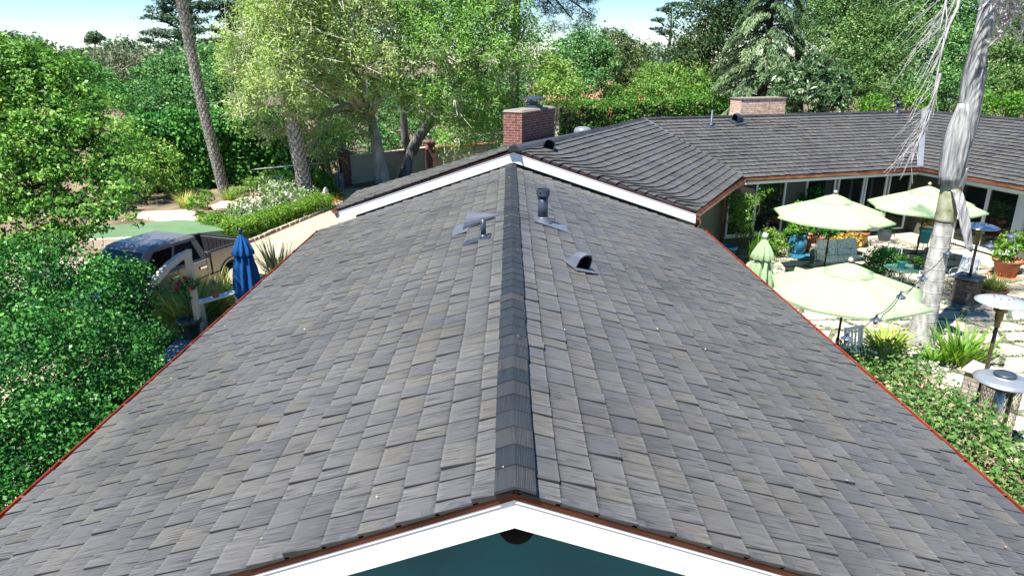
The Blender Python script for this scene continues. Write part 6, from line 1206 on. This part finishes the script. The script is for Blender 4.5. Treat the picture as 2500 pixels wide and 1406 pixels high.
t = thing('deck_rail', 'white topped deck railing between the rose pot and the blue umbrella', 'railing', (-7.25, 16.4, 0)); mb = MB(); mb.beam((-.42, -.55, 1.0), (.75, .95, 1.0), .24, .05); mb.build('cap_rail', M['white'], t, bevel=.008)
for f in (.03, .55, .97): mb = MB(); c = V(-.42, -.55, 0).lerp(V(.75, .95, 0), f); mb.box((c.x, c.y, .64), (.12, .12, .67)); mb.build('post', M['cream'] if f < .1 else M['white'], t)
p = pot('big dark green pot with a standard red rose at the corner of the deck', -7.72, 15.35, .3, .27, .46, M['darkgreen'])
mb = MB(); mb.tube([(0, 0, .35), (.03, 0, .8), (0, .02, 1.25)], .025, 7); mb.build('stem', M['bark_brown'], p)
rng_ = np.random.default_rng(31); P, nr, ln, wd, tn, cc, dd = blob_leaves([(V(0, 0, 1.15), .22), (V(.15, 0, 1.35), .18), (V(-.1, 0, 1.35), .16)], 320, (.07, .045), rng_, 8, .07, inner=.1); leafobj('foliage', Lf['deep'], p, P, nr, ln, wd, tn, None, rng_)
mb = MB(); rr = random.Random(3)
for c in ((-.08, -.1, 1.38), (.2, -.12, 1.27), (.1, -.05, 1.5), (-.15, -.02, 1.2)):
    for k in range(7): mb.box(V(c) + V(rr.uniform(-.04, .04), rr.uniform(-.04, .04), rr.uniform(-.03, .03)), (.06, .05, .03), rr.uniform(0, 3), 0, rr.uniform(-1, 1), rr.uniform(-1, 1))
mb.build('rose_blooms', pbr('rose petals', (.50, .03, .07), .6, var=.3), p)
p = pot('small brown pot with a silvery plant standing on the deck rail', -7.38, 16.2, 1.026, .10, .14, M['terra']); fill(p, [((0, 0, .25), .14), ((0, 0, .38), .1)], 200, (.08, .02), Lf['grey'], 14, cr=.05)
for i, (x, y, n_, L_, wdt, lb, mt, rng2) in enumerate([(-8.35, 16.7, 900, 1.55, .04, 'large arching clump of bright ornamental grass beside the truck', Lf['straw'], (.5, 1)), (-7.8, 17.7, 520, 1.3, .04, 'second clump of ornamental grass near the truck rear wheel', Lf['straw'], (.45, 1)), (-8.55, 15.2, 260, .8, .02, 'dark grass clump between the rose pot and the bush', Lf['deep'], (.2, .7)), (-7.15, 18.7, 160, .8, .03, 'green strappy clump between the blue umbrella and the deck rail', Lf['bright'], (.2, .7))]):
    t = thing('grass_clump', lb, 'grass', (x, y, 0)); blades('blades', mt, t, (0, 0, 0), n_, L_, wdt, 40 + i, .4, .9, .9, rng2)
t = thing('sword_plant', 'dark spiky sword leafed plant beside the left eave past the blue umbrella', 'plant', (-7.6, 21.4, 0)); blades('blades', leafmat('sword leaf', [(0, (.03, .06, .04)), (.7, (.07, .12, .07)), (1, (.25, .28, .16))], .1), t, (0, 0, 0), 90, 1.25, .06, 50, .35, .05, .85, (.1, 1))
hedge('box_hedge', 'low clipped box hedge curving along the drive beyond the truck', V(-10.75, 26.0, 0), V(-8.75, 31.9, 0), .85, .55, 15000, (.07, .05), leafmat('box leaf', [(0, (.03, .11, .015)), (.45, (.09, .22, .025)), (.8, (.22, .36, .05)), (1, (.36, .45, .10))], .3), 62, per=12, cr=.07, bump=.05, topbias=.42, tt=.55)
hedge('box_hedge', 'short clipped box hedge wing running left from the bend towards the lawn', V(-12.6, 27.9, 0), V(-10.75, 26.3, 0), .8, .5, 5000, (.07, .05), bpy.data.materials['box leaf'], 63, per=12, cr=.07, bump=.05, topbias=.42, tt=.6)
def S(name, label, cat, blobs, n, leaf, mat, seed, **kw): return shrub(name, label, cat, blobs, n, leaf, mat, seed=seed, **kw)
S('flower_bed', 'billowing white flowered rose bushes between the clipped hedge and the thick palm', 'flowers', [((-11.6, 30.2, .35), (1.0, .9, .4)), ((-10.6, 31.6, .4), (.9, .9, .45)), ((-11.2, 33.0, .5), (1.0, .8, .5)), ((-12.0, 34.4, .55), (1.0, .7, .5)), ((-9.6, 32.6, .35), (.7, .7, .4)), ((-11.2, 28.4, .3), (.9, .7, .4))], 8000, (.11, .075), Lf['white'], 111, cr=.14, per=10, stem=False, tmean=.44)
S('garden_shrub', 'bright yellow green shrub at the foot of the ivy hedge left of the thick palm', 'shrub', [((-12.9, 34.2, .5), .6), ((-13.4, 33.2, .35), .4), ((-12.4, 35.2, .6), .6)], 2600, (.11, .05), Lf['yellow'], 112, cr=.12, tmean=.45)
S('garden_shrub', 'green shrub right of the thick palm by the grey meter box', 'shrub', [((-9.6, 35.0, .5), .55), ((-9.2, 34.4, .35), .4), ((-9.9, 35.8, .5), .5)], 2200, (.11, .06), Lf['bright'], 113, cr=.12)
S('succulent_bed', 'low golden succulents along the stone edging', 'plants', [((-8.7, 34.0, .12), (.35, .5, .16)), ((-8.3, 32.9, .1), (.25, .4, .14)), ((-8.9, 35.0, .15), (.3, .4, .18))], 900, (.10, .06), Lf['gold'], 114, cr=.08, per=8, stem=False)
S('ball_shrub', 'round clipped ball shrub nearest the green lawn', 'shrub', [((-14.0, 30.1, .42), (.36, .36, .42))], 1500, (.09, .045), Lf['bright'], 115, cr=.05, inner=.85, tmean=.6)
S('ball_shrub', 'round clipped ball shrub just behind the lawn side ball', 'shrub', [((-14.1, 31.5, .42), (.33, .33, .42))], 1300, (.09, .045), Lf['bright'], 116, cr=.05, inner=.85, tmean=.55)
S('garden_shrub', 'dark green rounded shrub left of the thin young tree', 'shrub', [((-18.3, 31.2, .55), .6), ((-17.7, 31.0, .4), .45)], 1800, (.11, .07), Lf['ivy'], 117, cr=.1)
for i, (x, y, lb) in enumerate([(-15.3, 31.9, 'straw coloured tuft of grass left of the ball shrubs'), (-13.7, 33.2, 'green tuft of grass at the foot of the leaning palm')]):
    t = thing('grass_clump', lb, 'grass', (x, y, 0)); blades('blades', Lf['straw'], t, (0, 0, 0), 150, .9, .03, 70 + i, .3, .7, .8, (.2, .9) if i else (.5, 1))
t = thing('young_tree', 'thin young tree with a small feathery top at the edge of the lawn', 'tree', (-17.4, 32.4, 0)); mb = MB(); mb.tube([(0, 0, 0), (-.05, 0, .8), (-.1, 0, 1.5)], .05, 7); mb.build('trunk', M['bark_brown'], t); blades('crown', Lf['bright'], t, (-.1, 0, 1.45), 40, .7, .05, 75, .08, .8, .9, (.4, .9))
def boulder(label, c, d, seed):
    rg = random.Random(seed); mb = MB(); nu, nv = 16, 9; g = []
    for i in range(nv + 1):
        th = math.pi * i / nv; row = []
        for j in range(nu):
            ph = 2 * math.pi * j / nu; k = 1 + .16 * math.sin(3 * ph + seed) * math.sin(th) + .12 * math.cos(5 * ph + 2 * th) + rg.uniform(-.05, .05); row.append(V(d[0] * k * math.sin(th) * math.cos(ph), d[1] * k * math.sin(th) * math.sin(ph), max(-.05, d[2] * (.55 + k * math.cos(th) * .6) * (.9 if i < 3 else 1))))
        g.append(row)
    for i in range(nv):
        for j in range(nu): mb.face([g[i][j], g[i + 1][j], g[i + 1][(j + 1) % nu], g[i][(j + 1) % nu]])
    o = mb.build('boulder', pbr('pale sandstone boulder', (.44, .36, .25), .9, var=.25, scale=2.5, bump=.6, bscale=5, col2=(.60, .52, .40)), None, loc=c); tag(o, label, 'boulder')
boulder('long flat pale boulder beside the ball shrubs', (-12.7, 31.0, 0), (1.1, .55, .42), 1); boulder('second flat pale boulder lying behind the long one', (-11.9, 32.1, 0), (.95, .5, .45), 4)
# gate, pillars, meter box, pipe rail
M['gate'] = pbr('khaki gate paint', (.42, .41, .31), .6, var=.1, scale=2)
g0, g1 = V(-8.85, 37.9, 0), V(-5.1, 41.6, 0); gd = (g1 - g0).normalized(); gn = V(gd.y, -gd.x, 0)
t = thing('garden_gate', 'wide khaki panelled gate between brick pillars behind the grey trunks', 'gate', g0, math.atan2(gd.y, gd.x)); GL = (g1 - g0).length; mb = MB(); mb.box((GL / 2, 0, .8), (GL, .05, 1.5)); mb.build('panel', M['gate'], t)
mb = MB()
for x in (.06, GL * .33, GL * .66, GL - .06): mb.box((x, -.035, .8), (.1, .03, 1.5))
for z in (.1, 1.5): mb.box((GL / 2, -.036, z), (GL, .03, .1))
mb.build('frame', M['gate'], t); mb = MB(); mb.box((GL / 2, -.05, 1.6), (GL + .1, .35, .06)); mb.build('coping', pbr('pale tan coping', (.55, .46, .34), .8, var=.1), t)  # coping in a pale tan colour
def pillar(label, x, y, h, w_=.45, lamp=False):
    t = thing('brick_pillar', label, 'pillar', (x, y, 0), R(35), 'brick gate pillars'); mb = MB(); mb.box((0, 0, h / 2), (w_, w_, h)); o = mb.build('shaft', M['brick'], t); wall_uv(o); mb = MB(); mb.box((0, 0, h + .05), (w_ + .12, w_ + .12, .1), taper=.9); o = mb.build('cap', M['brick'], t); wall_uv(o)
    if lamp: mb = MB(); mb.lathe([(.07, h + .1), (.05, h + .16), (.11, h + .2), (.13, h + .42), (.04, h + .52), (0, h + .55)], 6, smooth=False); mb.build('lantern', pbr('weathered lantern', (.22, .25, .24), .5, .3), t)
pillar('red brick pillar at the left end of the khaki gate beside the meter box', -9.05, 37.7, 1.8, .5, True)
pillar('red brick pillar right of the forked grey trunk at the far end of the gate', -4.85, 41.9, 1.9, .5, True)
t = thing('garden_wall', 'low sunlit rendered wall continuing right of the far brick pillar', 'wall', (-4.5, 42.3, 0), R(30)); mb = MB(); mb.box((2.2, 0, .75), (4.4, .2, 1.5)); mb.build('wall_body', pbr('cream render', (.48, .44, .34), .85, var=.1), t); mb = MB(); mb.box((2.2, 0, 1.54), (4.4, .34, .08)); mb.build('coping', M['terra'], t)
t = thing('meter_box', 'grey metal meter box on the drive in front of the left brick pillar', 'meter box', (-9.2, 36.9, 0), R(15)); mb = MB(); mb.box((0, 0, .4), (.44, .32, .8)); mb.build('cabinet', pbr('grey cabinet paint', (.22, .25, .27), .45, .2), t, bevel=.012); mb = MB(); mb.tube([(0, 0, .8), (0, 0, 1.08)], .05, 10); mb.lathe([(.09, 1.05), (.09, 1.15), (0, 1.17)], 12); mb.build('meter', M['steel'], t); mb = MB(); mb.box((0, -.166, .62), (.12, .006, .06)); mb.build('plate', M['white'], t)
M['pipe'] = pbr('rusty pipe', (.16, .12, .10), .6, .4, var=.2)
t = thing('pipe_rail', 'long thin metal pipe rail running from the brick pillar past the thick palm', 'rail', (-9.5, 36.3, 0)); mb = MB(); e = at(608, 415, 36.2) - V(-9.5, 36.3, 0); mb.tube([(.3, 0, 1.52), e], .035, 6); mb.build('pipe', M['steel'], t)
for px_ in (638,): mb = MB(); b = at(px_, 415, 36.2) - V(-9.5, 36.3, 0); mb.tube([(b.x, b.y, b.z - .35), (b.x, b.y, 0)], .03, 6); mb.build('post', M['pipe'], t)
for xx in (.0, .42):
    mb = MB(); mb.tube([(xx, 0, 0), (xx, 0, 1.55)], .03, 6); mb.build('post', M['pipe'], t)
mb = MB(); mb.tube([(0, 0, 1.6), (.9, .1, 1.62)], .03, 6); mb.tube([(0, .3, 1.6), (.9, .4, 1.62)], .03, 6); mb.tube([(0, 0, 1.6), (0, .3, 1.6)], .03, 6); mb.build('bracket', M['pipe'], t)
mb = MB(); mb.lathe([(.13, 0), (.15, .1), (.11, .3), (.13, .5), (.08, .62), (.0, .66)], 14); tag(mb.build('garden_ornament', pbr('white ornament', (.7, .66, .6), .6), None, loc=(-9.1, 33.6, 0)), 'small white garden ornament near the end of the clipped hedge', 'ornament')
t = thing('palm_plant', 'young palm with bright fan fronds just right of the thick palm', 'palm', (-10.0, 36.8, 0)); mb = MB(); mb.tube([(0, 0, 0), (0, 0, 1.5)], .1, 8); mb.build('trunk', M['bark_brown'], t); frond_crown(t, V(0, 0, 1.6), 11, 1.7, 77, (Lf['straw'], M['bark_brown']), up0=1.3)
# neighbours' roofs seen in gaps
def cottage(label, x, y, w_, d_, h, rz, wallc):
    t = thing('neighbour_house', label, 'house', (x, y, 0), rz); mb = MB(); mb.box((0, 0, h / 2), (w_, d_, h)); mb.build('wall', wallc, t); mb = MB(); e = .5; hh = h + 1.4
    mb.prism([(-w_ / 2 - e, -d_ / 2 - e, h - .05), (-w_ / 2 - e, d_ / 2 + e, h - .05), (-w_ / 2 - e, 0, hh)], (0, 0, 0), (w_ + 2 * e, 0, 0)); mb.build('roof', pbr('clay tile roof', (.34, .17, .11), .85, var=.25, scale=6, stretch=(1, 6, 1), bump=.5, bscale=8), t)
    for k in (-.3, .3): mb = MB(); mb.box((k * w_, -d_ / 2 - .03, h * .55), (1.1, .05, 1.2)); mb.build('window', M['glass'], t)
c = gz(1420, 262, 0.0); cottage('clay tiled house glimpsed between the shrubs behind the red tipped hedge', 7.0, 68, 9, 6, 3.1, R(20), pbr('white render', (.72, .70, .66), .8))
# leaf litter on the roof
rg = np.random.default_rng(5); n = 75; xs = rg.uniform(EL + .2, ER - .2, n); ys = 3.8 + 13.5 * rg.random(n) ** .8; xs[:14] = RX + rg.normal(size=14) * .08; xs[14:26] = 1.6 + rg.normal(size=12) * .35; ys[14:26] = rg.uniform(9.5, 15, 12); zs = np.array([roofz(x) for x in xs]) + .05 + (np.abs(xs - RX) < .16) * .05
nn = np.stack([np.where(xs > RX, SLP, -SLP), np.zeros(n), np.ones(n)], 1) + rg.normal(size=(n, 3)) * .12
tag(leafobj('leaf_litter', leafmat('dry fallen leaf', [(0, (.30, .12, .05)), (.35, (.45, .30, .18)), (.6, (.65, .6, .5)), (1, (.75, .72, .66))], 0), None, np.stack([xs, ys, zs], 1), nn, .034 * (.35 + .9 * rg.random(n)), .022 * (.35 + .9 * rg.random(n)), rg.random(n), None, rg), 'scattered dry leaves and flecks lying on the near roof', 'leaf litter', kind='stuff')
